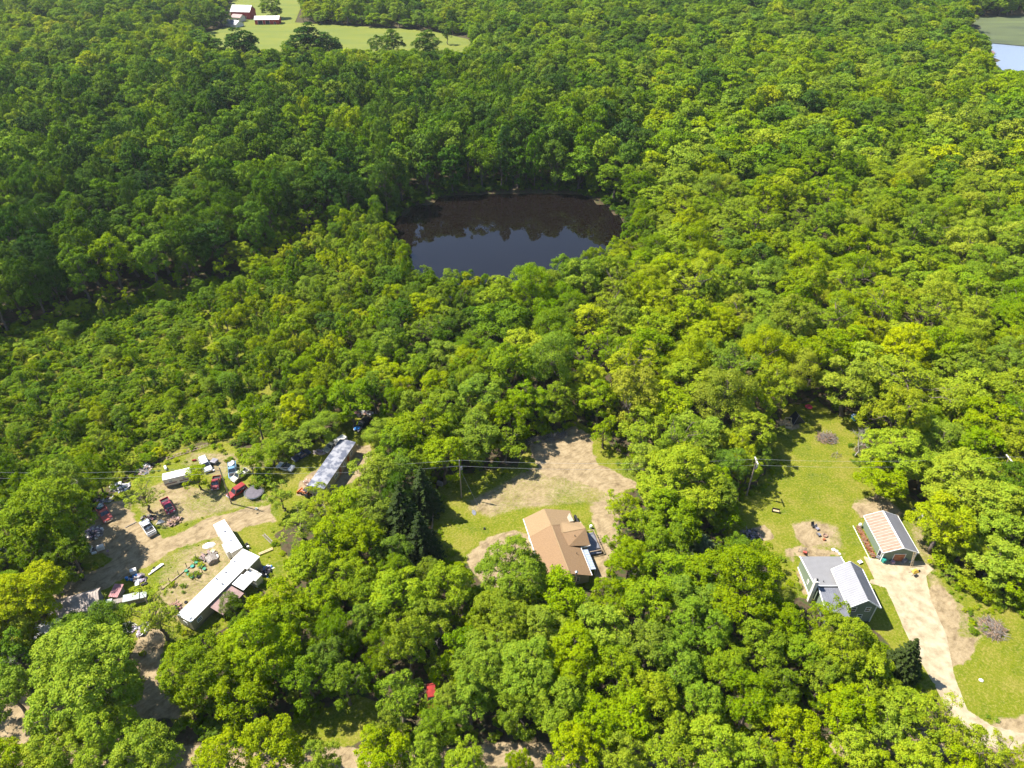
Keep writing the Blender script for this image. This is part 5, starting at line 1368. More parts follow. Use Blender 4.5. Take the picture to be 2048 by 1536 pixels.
def heap(name, px, py, rx, ry, h, mats, n, label, cat='scrap heap', kind='mix', seed=0, rz=0.0, group=None):
    rg = random.Random(seed + int(px * 7 + py)); X, Y = G(px, py)
    mb = MB()
    for i in range(n):
        a = rg.uniform(0, 6.28); q = math.sqrt(rg.random()); x = rx * q * math.cos(a); y = ry * q * math.sin(a); zz = h * (1 - q * q) * rg.uniform(.2, 1)
        k = kind if kind != 'mix' else rg.choice(['box', 'board', 'ring', 'box', 'sheet'])
        Mx = Matrix.Translation((x, y, zz + .08)) @ Matrix.Rotation(rg.uniform(0, 6.28), 4, 'Z') @ Matrix.Rotation(rg.uniform(-.6, .6), 4, 'X') @ Matrix.Rotation(rg.uniform(-.6, .6), 4, 'Y')
        mi = rg.randrange(len(mats))
        if k == 'box': s = rg.uniform(.12, .38); mb.box(-s, -s * .7, -s * .4, s, s * .7, s * .4, mi, Mx)
        elif k == 'board': l = rg.uniform(.4, 1.3); mb.box(-l, -.07, -.025, l, .07, .025, mi, Mx)
        elif k == 'sheet': l = rg.uniform(.3, .7); mb.box(-l, -l * .6, -.015, l, l * .6, .015, mi, Mx)
        elif k == 'ring': mb.lathe([(.2, -.08), (.33, -.08), (.33, .08), (.2, .08)], 10, mi=mi, M=Mx)
        elif k == 'stick':
            l = rg.uniform(.5, 1.5); p = [Vector((-l, 0, 0)), Vector((-l * .3, rg.uniform(-.15, .15), rg.uniform(-.1, .1))), Vector((l * .4, rg.uniform(-.15, .15), rg.uniform(-.1, .1))), Vector((l, rg.uniform(-.2, .2), 0))]
            mb.tube([Mx @ v for v in p], [.05, .045, .035, .015], 4, mi)
    o = mb.build(name, mats, None, (X, Y, 0), rz); tag(o, label, cat, group); return o
M_stick = mat('dry_sticks', (0.20, 0.155, 0.115), 0.9, var=.2, scale=4); M_stick2 = mat('grey_sticks', (.25, .225, .20), .9, var=.2, scale=4); M_log = mat('cut_wood', (.34, .22, .13), .8, var=.15, scale=3)
M_purple = mat('dull_violet', (.30, .24, .30), .8); M_teal = mat('teal_plastic', (.02, .30, .24), .45); M_green = mat('green_plastic', (.03, .24, .12), .5); M_bluep = mat('blue_plastic', (.03, .20, .50), .45); M_pink = mat('pinkish_plastic', (.45, .28, .34), .6)
SC = [M_greyroof, M_offwhite, M_oldwood, M_purple, M_rust, M_black]
G_H = 'heaps of scrap about the yard'
heap('scrap_heap', 187, 1068, 1.9, 2.1, .9, [M_greyroof, M_offwhite, M_purple, M_black, M_oldwood], 110, 'grey and white scrap heap between the big tree and the track', seed=1, group=G_H)
heap('scrap_heap', 350, 1043, 1.3, 1.2, .8, [M_rust, M_log, M_brownmetal], 60, 'reddish heap of broken boards below the maroon pickup', seed=2, group=G_H)
heap('scrap_heap', 240, 975, 2.4, 1.6, .8, [M_greyroof, M_offwhite, M_ltmetal], 70, 'grey sheet metal heap left of the lone yellow-green tree', kind='sheet', seed=3, group=G_H)
heap('scrap_heap', 288, 938, 2.0, 2.4, .5, [M_offwhite, M_oldwood, M_rust, M_greyroof], 80, 'scattered pale rubbish at the scrub edge left of the camper', seed=4, group=G_H)
heap('scrap_heap', 208, 1002, 2.2, .8, .4, SC, 40, 'small strip of rubbish above the faded red pickup', seed=5, group=G_H)
heap('scrap_heap', 180, 1100, 1.2, .6, .8, [M_offwhite, M_dark, M_oldwood], 26, 'dark scrap beside the white box at the track edge', seed=6, group=G_H)
heap('scrap_heap', 727, 828, 2.6, 1.0, .8, [M_maroon, M_offwhite, M_greyroof, M_rust], 60, 'red and white heap behind the black car', seed=7, group=G_H)
heap('scrap_heap', 640, 905, 1.8, .8, .5, [M_rust, M_oldwood, M_purple], 36, 'brown heap behind the grey roofed mobile home', seed=8, group=G_H)
heap('scrap_heap', 252, 1258, 2.0, 1.4, .5, [M_greyroof, M_dark, M_offwhite, M_purple], 60, 'dark and white rubbish beside the bottom left driveway', seed=9, group=G_H)
heap('scrap_heap', 285, 1262, .9, 1.6, .5, [M_offwhite, M_purple, M_dark], 36, 'rubbish under the small tree at the driveway top', seed=10, group=G_H)
heap('scrap_heap', 534, 1143, .9, 1.4, .8, [M_rust, M_dark, M_bluep, M_offwhite, M_purple], 60, 'colourful heap at the right end of the white mobile home', seed=11, group=G_H)
heap('scrap_heap', 395, 1085, .1, .1, .1, [M_offwhite], 2, 'two pale sheets lying in the grass', kind='sheet', seed=12, group=G_H) if False else None
heap('scrap_heap', 420, 1113, 1.9, 1.4, .7, [M_oldwood, M_brownmetal, M_offwhite, M_dark], 44, 'brown and grey heap in the garden left of the white travel trailer', seed=13, group=G_H)
heap('scrap_heap', 347, 1218, 1.6, 1.1, .7, [M_rust, M_maroon, M_dark, M_log], 60, 'rusty red heap at the near end of the white mobile home', seed=14, group=G_H)
heap('scrap_heap', 278, 1157, 1.6, 1.0, .6, SC + [M_bluep], 46, 'scrap between the coop and the tyres', seed=15, group=G_H)
heap('scrap_heap', 297, 1036, 1.6, .7, .5, [M_maroon, M_dark, M_oldwood], 30, 'dark red scrap behind the white pickup', seed=16, group=G_H)
heap('scrap_heap', 615, 965, .8, .8, .4, [M_rust, M_offwhite], 20, 'bits of scrap at the near end of the grey roofed mobile home', seed=17, group=G_H)
heap('scrap_heap', 82, 1185, 1.6, .6, .5, [M_offwhite, M_purple, M_greyroof], 30, 'pale scrap at the foot of the big left tree', seed=18, group=G_H)
heap('debris_patch', 1500, 1072, 2.6, 2.0, .5, [M_oldwood, M_dark, M_stick, M_purple], 90, 'dark debris in the shade at the left edge of the lawn', 'debris', seed=19)
heap('brush_pile', 1654, 878, 2.5, 2.1, 1.1, [M_stick, M_stick2, M_log], 260, 'round brown stick pile on the upper lawn', 'brush pile', 'stick', seed=20)
heap('brush_pile', 1984, 1258, 2.3, 2.3, 1.0, [M_stick2, M_stick, M_log], 300, 'grey round brush pile on the lower right lawn', 'brush pile', 'stick', seed=21)
heap('brush_pile', 1096, 876, 5.6, 1.5, 1.1, [M_stick, M_oldwood, M_stick2], 260, 'long low brush pile at the back of the bare clearing', 'brush pile', 'stick', seed=22, rz=.35)
heap('branch_pile', 1675, 912, 1.5, 1.0, .4, [M_stick2, M_stick], 14, 'bleached fallen branch on the upper lawn below the stick pile', 'branch', 'stick', seed=23)
heap('board_pile', 1840, 1030, 1.0, 1.6, .4, [M_white, M_offwhite], 30, 'pile of white boards in the weeds right of the garage', 'board pile', 'board', seed=24)
heap('bed_load', 297.5, 1058, .6, .9, .3, [M_rust, M_brownmetal, M_dark, M_offwhite], 26, 'scrap load lying in the white pickup bed', 'load', 'box', seed=25).location.z = .72
heap('bed_load', 203, 1018, .6, .8, .3, [M_greyroof, M_offwhite, M_teal], 22, 'scrap load lying in the faded red pickup bed', 'load', 'box', seed=26).location.z = .72
heap('bed_load', 464.5, 932, .7, .9, .3, [M_white, M_offwhite], 22, 'white load in the light blue pickup bed', 'load', 'box', seed=27).location.z = .72

# stacked firewood along the garage
X, Y = 76.35, 101.9
r = empty('firewood_row', (X, Y, 0), 0, 'long row of reddish split firewood along the garage wall', 'firewood')
mb = MB(); rg = random.Random(3)
for i in range(420):
    y = rg.uniform(-4.3, 4.3); z = rg.uniform(.05, .75 - abs(y) * .04); x = rg.uniform(-.45, .45)
    Mx = Matrix.Translation((x, y, z)) @ Matrix.Rotation(rg.uniform(-.5, .5), 4, 'Z'); mb.tube([Mx @ Vector((-.22, 0, 0)), Mx @ Vector((.22, 0, 0))], rg.uniform(.05, .09), 5, rg.randrange(2))
mb.build('logs', [M_door, M_log], r)['kind'] = 'stuff'
mb = MB(); mb.box(-.95, -4.9, .0, -.82, 4.7, .14); mb.build('edging', M_offwhite, r)

def thing1(name, px, py, label, cat, build, m, z=0.0, rz=0.0, group=None, bevel=0.0, smooth=False, at=None):
    X, Y = at if at else G(px, py); mb = MB(); build(mb); o = mb.build(name, m, None, (X, Y, z), rz, bevel, smooth); tag(o, label, cat, group); return o

# ---- trampoline
X, Y = G(508, 984, .9)
r = empty('trampoline', (X, Y, 0), 0, 'large round trampoline with dark mat in the scrap yard', 'trampoline')
mb = MB(); mb.lathe([(1.95, .88), (1.95, .90)], 36); mb.build('mat', mat('trampoline_mat', (.13, .115, .13), .8), r)
mb = MB(); pts_ = [(2.2 * math.cos(a), 2.2 * math.sin(a), .9) for a in np.linspace(0, 2 * math.pi, 37)]; mb.tube(pts_, .05, 6, cap=False)
for a in np.linspace(0, 2 * math.pi, 72, endpoint=False): mb.bar((1.95 * math.cos(a), 1.95 * math.sin(a), .89), (2.2 * math.cos(a), 2.2 * math.sin(a), .9), .02)
mb.build('frame', M_chrome, r)
for k in range(6):
    a = k * math.pi / 3 + .2; mb = MB(); mb.bar((2.15 * math.cos(a), 2.15 * math.sin(a), .88), (2.15 * math.cos(a), 2.15 * math.sin(a), 0), .05); mb.build('leg', M_chrome, r)

# ---- small tractor
X, Y = G(613, 990)
r = empty('tractor', (X, Y, 0), 2.6, 'small orange tractor with dark roof at the near end of the grey roofed mobile home', 'tractor')
P_or = paint('orange', (.60, .16, .03)); mb = MB(); frustum(mb, (.1, 1.5, .38), .6, (.1, 1.35, .3), 1.15); mb.box(-1.0, -.4, .55, .1, .4, .8); mb.build('body', P_or, r, bevel=.03)
mb = MB(); mb.box(-1.1, -.7, 2.05, .2, .7, 2.13); mb.build('canopy', M_black, r, bevel=.03)
mb = MB()
for xx, yy in ((-1.0, -.6), (-1.0, .6), (.1, -.6), (.1, .6)): mb.bar((xx, yy, .8), (xx, yy, 2.05), .06)
mb.build('canopy_frame', M_black, r)
mb = MB(); mb.box(-.75, -.25, .8, -.3, .25, .92); mb.box(-.82, -.25, .9, -.72, .25, 1.3); mb.build('seat', M_black, r)
for xx, yy, rd, wd in ((-.7, -.62, .62, .16), (-.7, .62, .62, .16), (1.1, -.55, .4, .12), (1.1, .55, .4, .12)):
    mb = MB(); mb.lathe([(rd * .6, -wd), (rd, -wd * .8), (rd, wd * .8), (rd * .6, wd)], 16, M=Matrix.Translation((xx, yy, rd)) @ Matrix.Rotation(math.pi/2, 4, 'X')); mb.build('wheel', M_rubber, r)
mb = MB(); mb.box(2.0, -.9, .1, 2.15, .9, .7); mb.bar((1.2, -.4, .8), (2.05, -.5, .4), .08); mb.bar((1.2, .4, .8), (2.05, .5, .4), .08); mb.build('loader', P_or, r)

# ---- flat and box trailers
ctr, L_, W_, a_ = rect_px((666.8, 879.6), (685, 867.8), (694.7, 873.7), 2.4)
r = empty('box_trailer', (ctr.x, ctr.y, 0), a_, 'white topped box trailer behind the grey roofed mobile home', 'trailer')
mb = MB(); mb.box(-L_/2, -W_/2, .5, L_/2, W_/2, 2.4); mb.build('box', M_offwhite, r, bevel=.04)
mb = MB()
for yy in (-W_/2, W_/2): mb.lathe([(.33, -.1), (.33, .1)], 12, M=Matrix.Translation((0, yy, .33)) @ Matrix.Rotation(math.pi/2, 4, 'X'))
mb.build('wheels', M_rubber, r)['kind'] = 'stuff'
X, Y = G(428, 921, .9)
r = empty('cart', (X, Y, 0), -.3, 'grey covered cart behind the white truck in the grass', 'cart')
mb = MB(); mb.box(-.75, -.7, .35, .75, .7, 1.0); mb.build('box', P_grey, r, bevel=.05)
mb = MB()
for yy in (-.75, .75): mb.lathe([(.28, -.08), (.28, .08)], 12, M=Matrix.Translation((0, yy, .28)) @ Matrix.Rotation(math.pi/2, 4, 'X'))
mb.build('wheels', M_rubber, r)['kind'] = 'stuff'
thing1('blue_tarp', 0, 0, 'bright blue tarp on the hood of the black car', 'tarp', lambda mb: mb.lathe([(.9, 0), (.7, .12), (.3, .2)], 9, sx=1.0, sy=.8), mat('blue_tarp', (.02, .22, .62), .5), z=.95, rz=.8, at=G(714, 856, 1.0))

# ---- clutter of the yard, each its own thing
def boxy(s1, s2, h): return lambda mb: mb.box(-s1/2, -s2/2, 0, s1/2, s2/2, h)
def tyre(mb): mb.lathe([(.2, 0), (.30, 0), (.34, .06), (.34, .16), (.30, .22), (.2, .22), (.17, .11)], 16)
thing1('chest_freezer', 202, 1098, 'white chest freezer at the track edge below the grey scrap heap', 'freezer', boxy(1.4, 1.0, .9), M_offwhite, rz=.5, bevel=.03)
thing1('cooler', 189, 1107, 'small white cooler left of the chest freezer', 'cooler', boxy(.9, .45, .4), M_white, rz=.4, bevel=.03)
thing1('tub', 216, 1103, 'small pink tub right of the chest freezer', 'tub', lambda mb: mb.lathe([(.2, 0), (.28, .3), (.24, .3), (.18, .04)], 12), M_pink)
thing1('washing_machine', 268, 1145, 'boxy white appliance above the long grey store', 'appliance', boxy(1.2, .9, .9), M_offwhite, rz=.45, bevel=.03)
thing1('old_door', 274.5, 1165, 'white door lying flat above the long grey store', 'door', boxy(.75, 2.0, .06), M_white, rz=.45, z=.25)
for i, (px, py, lb) in enumerate(((285.5, 1170, 'tyre nearest the white door lying flat'), (292, 1167.5, 'second tyre from the white door lying flat'), (309, 1137, 'lone tyre by the pale timber beam at the track edge'),
                                  (220, 1003, 'white walled tyre above the faded red pickup'), (372, 1205, 'tyre near the white mobile home garden side'))):
    thing1('tyre', px, py, lb, 'tyre', tyre, M_rubber if i != 3 else M_offwhite, z=.02, group='loose tyres lying in the yard')
thing1('timber_beam', 313, 1140, 'pale weathered timber beam lying between track and grass', 'beam', lambda mb: (mb.bar((-1.7, -.1, .15), (1.7, .15, .25), .3, .2), mb.bar((-.9, .3, .1), (1.5, .5, .2), .35, .15)), M_offwhite, rz=.85)
thing1('dark_drum', 255, 1160, 'blue drum among the scrap above the long grey store', 'drum', lambda mb: mb.lathe([(.28, 0), (.3, .1), (.3, .8), (.27, .86)], 12), M_bluep)
thing1('bathtub', 341, 924, 'white tub standing behind the small camper', 'tub', lambda mb: mb.lathe([(.25, 0), (.36, .5), (.3, .5), (.2, .08)], 12, sx=1.6), M_white, rz=-.8) if False else None
thing1('propane_tank', 332, 938, 'white tank standing at the back of the small camper', 'tank', lambda mb: mb.tube([(-.7, 0, .45), (-.55, 0, .45), (.55, 0, .45), (.7, 0, .45)], [.15, .3, .3, .15], 12), M_white, rz=-1.0)
thing1('timber_pile', 322, 1046, 'white and brown planks stacked left of the reddish board heap', 'planks', lambda mb: [mb.bar((-1.0 + .1 * i, -.3 + .2 * i, .1 + .03 * i), (.9 - .2 * i, .1 + .15 * i, .12 + .05 * i), .14, .06) for i in range(5)], M_offwhite, rz=.2)
thing1('long_plank', 262, 1050, 'long dark plank lying at the edge of the grass left of the white pickup', 'plank', lambda mb: mb.bar((-1.2, 0, .1), (1.2, 0, .14), .16, .08), M_oldwood, rz=.75)
thing1('ladder_frame', 375, 905, 'long rusty ladder frame lying in the weeds behind the small camper', 'frame', lambda mb: (mb.bar((-5, -.4, .3), (5, -.4, .35), .1), mb.bar((-5, .4, .3), (5, .4, .35), .1), [mb.bar((-4.8 + i * .8, -.4, .32), (-4.8 + i * .8, .4, .32), .07) for i in range(13)]), M_brownmetal, rz=.55)
thing1('red_canister', 389, 922, 'small red tank in the weeds left of the white truck', 'tank', lambda mb: mb.tube([(-.5, 0, .3), (-.4, 0, .3), (.4, 0, .3), (.5, 0, .3)], [.12, .24, .24, .12], 10), P_red, rz=.3)
thing1('fallen_ladder', 536, 1078, 'grey ladder lying on the grass right of the white travel trailer', 'ladder', lambda mb: (mb.bar((-1.8, -.25, .1), (1.8, -.25, .1), .08), mb.bar((-1.8, .25, .1), (1.8, .25, .1), .08), [mb.bar((-1.6 + i * .4, -.25, .1), (-1.6 + i * .4, .25, .1), .05) for i in range(9)]), M_purple, rz=-.75)
thing1('bench', 532, 1104, 'pair of pale planks on the grass right of the white travel trailer', 'planks', lambda mb: (mb.bar((-1.5, -.2, .3), (1.5, -.2, .3), .22, .06), mb.bar((-1.5, .15, .3), (1.5, .15, .3), .22, .06), mb.box(-1.2, -.3, 0, -1.1, .3, .27), mb.box(1.1, -.3, 0, 1.2, .3, .27)), M_newwood, rz=.55)
thing1('water_heater', 493, 1089, 'small dark machine beside the white travel trailer', 'machine', lambda mb: (mb.box(-.35, -.25, 0, .35, .25, .5), mb.lathe([(.15, .5), (.15, .8)], 8)), M_black, at=G(494, 1091), rz=.6)
thing1('utility_box', 497, 1096, 'pale box at the right corner of the white travel trailer', 'box', boxy(.5, .4, .6), M_offwhite, rz=.4)
thing1('white_tarp', 418, 1091, 'crumpled white tarp between the track and the white travel trailer', 'tarp', lambda mb: mb.lathe([(1.15, 0), (.9, .25), (.35, .4)], 7, sx=1.25, sy=.8), M_white, rz=.3)
thing1('crate', 427, 1104, 'open pale crate in the garden below the crumpled white tarp', 'crate', boxy(.9, .8, .5), M_newwood, rz=-.4, bevel=.02)
thing1('doghouse', 424, 1121, 'dark low hut in the garden beside the pale crate', 'hut', lambda mb: mb.prism([(-1.0, 0), (1.0, 0), (1.0, .7), (0, 1.2), (-1.0, .7)], -1.0, 1.0), M_oldwood, rz=.7)
thing1('white_bucket', 513, 1019, 'white bucket where the pole shadow ends', 'bucket', lambda mb: mb.lathe([(.2, 0), (.3, .4), (.26, .4), (.18, .05)], 10), M_white, z=0)
thing1('pallet', 580, 936, 'small pale pallet by the white and black car', 'pallet', lambda mb: [mb.box(-.5, -.5 + i * .2, .1, .5, -.38 + i * .2, .13) for i in range(5)] + [mb.box(-.5, -.5, 0, -.4, .42, .1), mb.box(.4, -.5, 0, .5, .42, .1)], M_newwood, at=G(632, 930)) if False else None
# garden posts, pots, border
for i, (px, py, hh) in enumerate(((394, 1119, 1.9), (374, 1135, 1.5), (358.5, 1151, 1.6), (340, 1165, 1.5), (324.5, 1178.6, 2.0), (405.5, 1146, 2.0), (391.5, 1160, 2.4), (412, 1124, 1.5))):
    thing1('garden_post', px, py, f'thin dark garden fence post, {ORD[i]} post from the hut in the garden', 'post', lambda mb, hh=hh: mb.bar((0, 0, -.2), (0.05, 0, hh), .09), M_dark if i % 2 else M_oldwood, group='posts round the vegetable garden')
a = Vector(G(325, 1179)); b = Vector(G(396, 1120)); c = (a + b) / 2
thing1('garden_border', 0, 0, 'long timber edging between the grass and the garden', 'edging', lambda mb: mb.bar((-(b - a).length / 2, 0, .12), ((b - a).length / 2, 0, .12), .2, .2), M_wood, rz=math.atan2((b - a).y, (b - a).x), at=(c.x, c.y))
for i, (px, py) in enumerate(((393, 1126), (385, 1134), (373, 1143), (391, 1147), (384, 1155), (402, 1134), (409, 1139), (396, 1154), (378, 1150))):
    thing1('plant_pot', px, py, f'green plant pot in the garden, {ORD[i]} pot from the dark low hut', 'pot', lambda mb: mb.lathe([(.25, 0), (.36, .35), (.40, .36), (.34, .33), (.3, .3)], 12), [M_green, M_teal, M_green, M_black][i % 4], group='plant pots in the garden')

# ---- centre clearing
a = Vector(G(866, 1024, 1.7)); b = Vector(G(857.6, 1118, 1.7)); c = (a + b) / 2
r = empty('board_fence', (c.x, c.y, 0), math.atan2((b - a).y, (b - a).x), 'weathered board fence along the dark spruces', 'fence')
Lf = (b - a).length; mb = MB()
for i in range(int(Lf / .16)): mb.box(-Lf/2 + i * .16, -.012, .05, -Lf/2 + i * .16 + .145, .012, 1.7 + .05 * random.random())
mb.build('boards', M_wood, r); mb = MB()
for i in range(6): x_ = -Lf/2 + i * Lf / 5; mb.box(x_ - .06, .03, 0, x_ + .06, .13, 1.8)
mb.build('posts', M_oldwood, r)['kind'] = 'stuff'
mb = MB(); mb.box(-Lf/2, .013, .3, Lf/2, .05, .4); mb.box(-Lf/2, .013, 1.35, Lf/2, .05, 1.45); mb.build('rails', M_oldwood, r)['kind'] = 'stuff'
thing1('old_cabinet', 880, 970, 'pale old cabinet in the shade left of the transformer pole', 'cabinet', boxy(1.4, .7, 1.0), M_oldwood, rz=-.4, bevel=.02)
thing1('fence_post', 868.5, 998, 'short pale post at the shady left end of the clearing', 'post', lambda mb: mb.bar((0, 0, 0), (.1, 0, 1.6), .16), M_wood)
thing1('charred_stump', 969, 1058, 'small black stump in the grass left of the tan roofed house', 'stump', lambda mb: mb.lathe([(.3, 0), (.22, .2), (.2, .38)], 9), M_black)
thing1('stone_patch', 948, 1025, 'pale flat stone slab in the grass of the clearing', 'slab', lambda mb: mb.lathe([(.7, 0), (.6, .08)], 8, sx=.7, sy=1.3), M_greyroof, rz=.3)
thing1('white_barrel', 1181.5, 1056, 'white barrel beside the grey wooden deck', 'barrel', lambda mb: mb.lathe([(.28, 0), (.33, .4), (.28, .85)], 12), M_white)
thing1('air_conditioner', 1156, 1036, 'dark box against the back right wall of the tan roofed house', 'box', boxy(.5, 2.2, 1.0), M_dark, rz=math.radians(13.6), at=G(1152.5, 1043))
thing1('gas_grill', 1184, 1103, 'black grill standing by the deck of the tan roofed house', 'grill', lambda mb: (mb.box(-.5, -.3, .7, .5, .3, 1.0), mb.box(-.4, -.25, 0, -.33, .25, .7), mb.box(.33, -.25, 0, .4, .25, .7)), M_black, at=G(1196, 1104))

# ---- right lawn
r = empty('tent', (*G(1592, 842), 0), .3, 'black peaked tarp tent at the head of the upper lawn', 'tent')
mb = MB(); mb.add([(-1.7, -1.2, 0), (1.9, -1.2, 0), (1.7, 1.6, 0), (-1.5, 1.6, 0), (-.2, -.6, 2.3), (.1, 1.2, 2.5)], [(0, 1, 4), (1, 2, 5, 4), (2, 3, 5), (3, 0, 4, 5), (3, 2, 1, 0)]); mb.build('canvas', P_black, r)
mb = MB(); mb.bar((-1.7, -1.25, 0), (-.2, -.63, 2.4), .08); mb.bar((1.9, -1.25, 0), (-.2, -.63, 2.4), .08); mb.build('poles', M_greyroof, r)['kind'] = 'stuff'
r = empty('wooden_frame', (*G(1575, 851), 0), -.1, 'bare pale wooden frame standing left of the black tent', 'frame')
mb = MB()
for xx in (-.8, .8):
    mb.bar((xx, -.6, 0), (xx, -.6, 1.0), .14); mb.bar((xx, .8, 0), (xx, .8, 1.9), .14); mb.bar((xx, -.6, 1.0), (xx, .8, 1.2), .14)
mb.bar((-.8, .8, 1.9), (.8, .8, 1.9), .16); mb.bar((-.8, -.6, 1.0), (.8, -.6, 1.0), .16); mb.box(-.9, -1.1, .0, .9, -.5, .12); mb.build('timbers', M_newwood, r)
thing1('raft_ring', 1617, 815, 'round red and white tube lying under the trees beyond the black tent', 'ring', lambda mb: mb.lathe([(.5, .02), (.8, .0), (1.0, .2), (.8, .42), (.5, .36), (.42, .2)], 18), mat('red_vinyl', (.60, .05, .09), .4), z=.1)
r = empty('playhouse', (*G(1707, 838), 0), .5, 'small blue playhouse with pale roof at the lawn head', 'playhouse')
mb = MB(); mb.lathe([(.85, 0), (.85, 1.1)], 6); mb.build('walls', mat('teal_blue', (.02, .25, .34), .5), r)
mb = MB(); mb.lathe([(.95, 1.1), (.5, 1.5), (.12, 1.7)], 6); mb.build('roof', mat('pale_blue', (.40, .55, .68), .5), r)
mb = MB(); mb.box(-.25, -.78, .1, .25, -.72, .85); mb.build('door', M_white, r)
r = empty('garden_bench', (*G(1551, 1024), 0), -.3, 'black bench with pale seat on the lawn left edge', 'bench')
mb = MB(); mb.box(-.75, -.25, .40, .75, .25, .46); mb.build('seat', M_newwood, r)
mb = MB(); mb.box(-.8, .25, .45, .8, .31, .95); mb.build('backrest', M_black, r)
for s in (-1, 1): mb = MB(); mb.box(s * .75 - .05, -.28, 0, s * .75 + .05, .3, .62); mb.build('leg', M_black, r)
def chair(px, py, rz_, m, label):
    r = empty('lawn_chair', (*G(px, py), 0), rz_, label, 'chair', 'chairs round the fire pit')
    mb = MB(); mb.box(-.36, -.36, .38, .36, .36, .44); mb.build('seat', m, r); mb = MB(); mb.add([(-.36, .3, .42), (.36, .3, .42), (.36, .62, 1.05), (-.36, .62, 1.05), (-.36, .36, .42), (.36, .36, .42), (.36, .68, 1.05), (-.36, .68, 1.05)], [(0,1,2,3),(7,6,5,4),(0,4,5,1),(1,5,6,2),(2,6,7,3),(3,7,4,0)]); mb.build('backrest', m, r)
    for sx in (-1, 1):
        for sy in (-1, 1): mb = MB(); mb.box(sx * .32 - .04, sy * .3 - .04, 0, sx * .32 + .04, sy * .3 + .04, .38); mb.build('leg', m, r)
chair(1634, 1059, .5, P_grey, 'grey blue chair at the back of the fire pit'); chair(1637, 1071, 1.9, M_greyroof, 'grey chair left of the fire ring'); chair(1626, 1054, .2, M_black, 'small dark chair farthest back at the fire pit')
thing1('fire_ring', 1650, 1072, 'round fire ring on the sandy patch behind the green house', 'fire ring', lambda mb: mb.lathe([(.34, 0), (.5, 0), (.5, .35), (.42, .35), (.36, .05)], 14), M_rust)
thing1('stump_seat', 1648, 1080, 'brown stump beside the fire ring', 'stump', lambda mb: mb.lathe([(.32, 0), (.28, .4), (.27, .42)], 10), M_door)
chair(1609, 1107, 2.7, P_red2, 'red lawn chair behind the green house'); 
thing1('hose_rack', 1604, 1103, 'grey metal rack behind the green house wing', 'rack', lambda mb: (mb.bar((-.8, 0, 0), (-.8, 0, 1.1), .06), mb.bar((.8, 0, 0), (.8, 0, 1.1), .06), mb.bar((-.8, 0, 1.1), (.8, 0, 1.1), .06), mb.bar((-.8, 0, .6), (.8, 0, .6), .06), mb.bar((-.8, 0, .1), (.8, 0, 1.0), .05)), M_oldwood)
for i, (px, py, s) in enumerate(((1667, 1100, .45), (1674, 1103, .35), (1679, 1108, .3), (1962, 1361, .38))):
    thing1('boulder', px, py, ['pale boulder behind the green house, largest of its row', 'pale boulder behind the green house, middle of its row', 'small pale boulder nearest the green house roof corner', 'lone pale rock on the lower lawn below the brush pile'][i], 'boulder',
           lambda mb, s=s: mb.lathe([(s * .9, 0), (s, s * .3), (s * .7, s * .65), (s * .25, s * .8)], 7, sx=1.2), M_offwhite, rz=i)
thing1('white_table', 1719, 1126, 'small white plastic table on the grass strip by the driveway', 'table', lambda mb: (mb.box(-.45, -.35, .4, .45, .35, .46), mb.box(-.4, -.3, 0, -.33, -.23, .4), mb.box(.33, .23, 0, .4, .3, .4), mb.box(-.4, .23, 0, -.33, .3, .4), mb.box(.33, -.3, 0, .4, -.23, .4)), M_white, rz=.4)
thing1('wheelie_bin', 1766, 1124, 'teal rubbish bin at the garage front corner', 'bin', lambda mb: (frustum(mb, (-.3, .3, .32), 0, (-.38, .38, .4), 1.05), mb.box(-.42, -.44, 1.05, .42, .44, 1.12)), M_teal, rz=.3, bevel=.02)
thing1('storage_tote', 1784.5, 1126, 'pink storage tote left of the brown garage door', 'tote', boxy(.8, .6, .6), M_pink, rz=.2, bevel=.03)
thing1('grey_cooler', 1808, 1124, 'pale grey appliance leaning by the brown garage door', 'appliance', boxy(.9, .6, .9), M_ltmetal, rz=.5, bevel=.03)
thing1('air_compressor', 1755, 1117, 'white and grey machine beside the garage side door', 'machine', lambda mb: (mb.tube([(-.4, 0, .35), (-.3, 0, .35), (.3, 0, .35), (.4, 0, .35)], [.1, .25, .25, .1], 10), mb.box(-.2, -.15, .58, .2, .15, .85)), M_ltmetal, rz=-.6)
thing1('gas_bottle', 1724, 1036, 'white tank on the wall at the back left garage corner', 'tank', lambda mb: mb.lathe([(.25, 0), (.35, .2), (.35, .9), (.2, 1.1)], 12), M_white, at=(76.8, 106.3))
thing1('leaning_ladder', 1826, 1115, 'tall pale ladder leaning on the garage front', 'ladder', lambda mb: (mb.bar((-.22, -1.0, 0), (-.22, 0, 3.7), .07), mb.bar((.22, -1.0, 0), (.22, 0, 3.7), .07), [mb.bar((-.22, -1.0 + i * .1, i * .37 + .3), (.22, -1.0 + i * .1, i * .37 + .3), .05) for i in range(9)]), M_newwood, at=(83.3, 96.3))
r = empty('wheelbarrow', (*G(1829, 1144), 0), .4, 'yellow wheelbarrow tipped over on the driveway below the garage', 'wheelbarrow')
mb = MB(); mb.add([(-.7, -.4, .1), (.7, -.5, .15), (.9, .5, .2), (-.6, .45, .15), (-.4, -.1, .55), (.5, -.1, .6), (.6, .3, .5), (-.3, .3, .5)], [(0,1,5,4),(1,2,6,5),(2,3,7,6),(3,0,4,7),(4,5,6,7)]); mb.build('tray', mat('yellow_paint', (.62, .38, .05), .5, var=.15), r)
mb = MB(); mb.bar((-.7, -.2, .3), (-1.5, -.5, .2), .06); mb.bar((-.6, .3, .3), (-1.4, .4, .2), .06); mb.build('handle', M_oldwood, r)
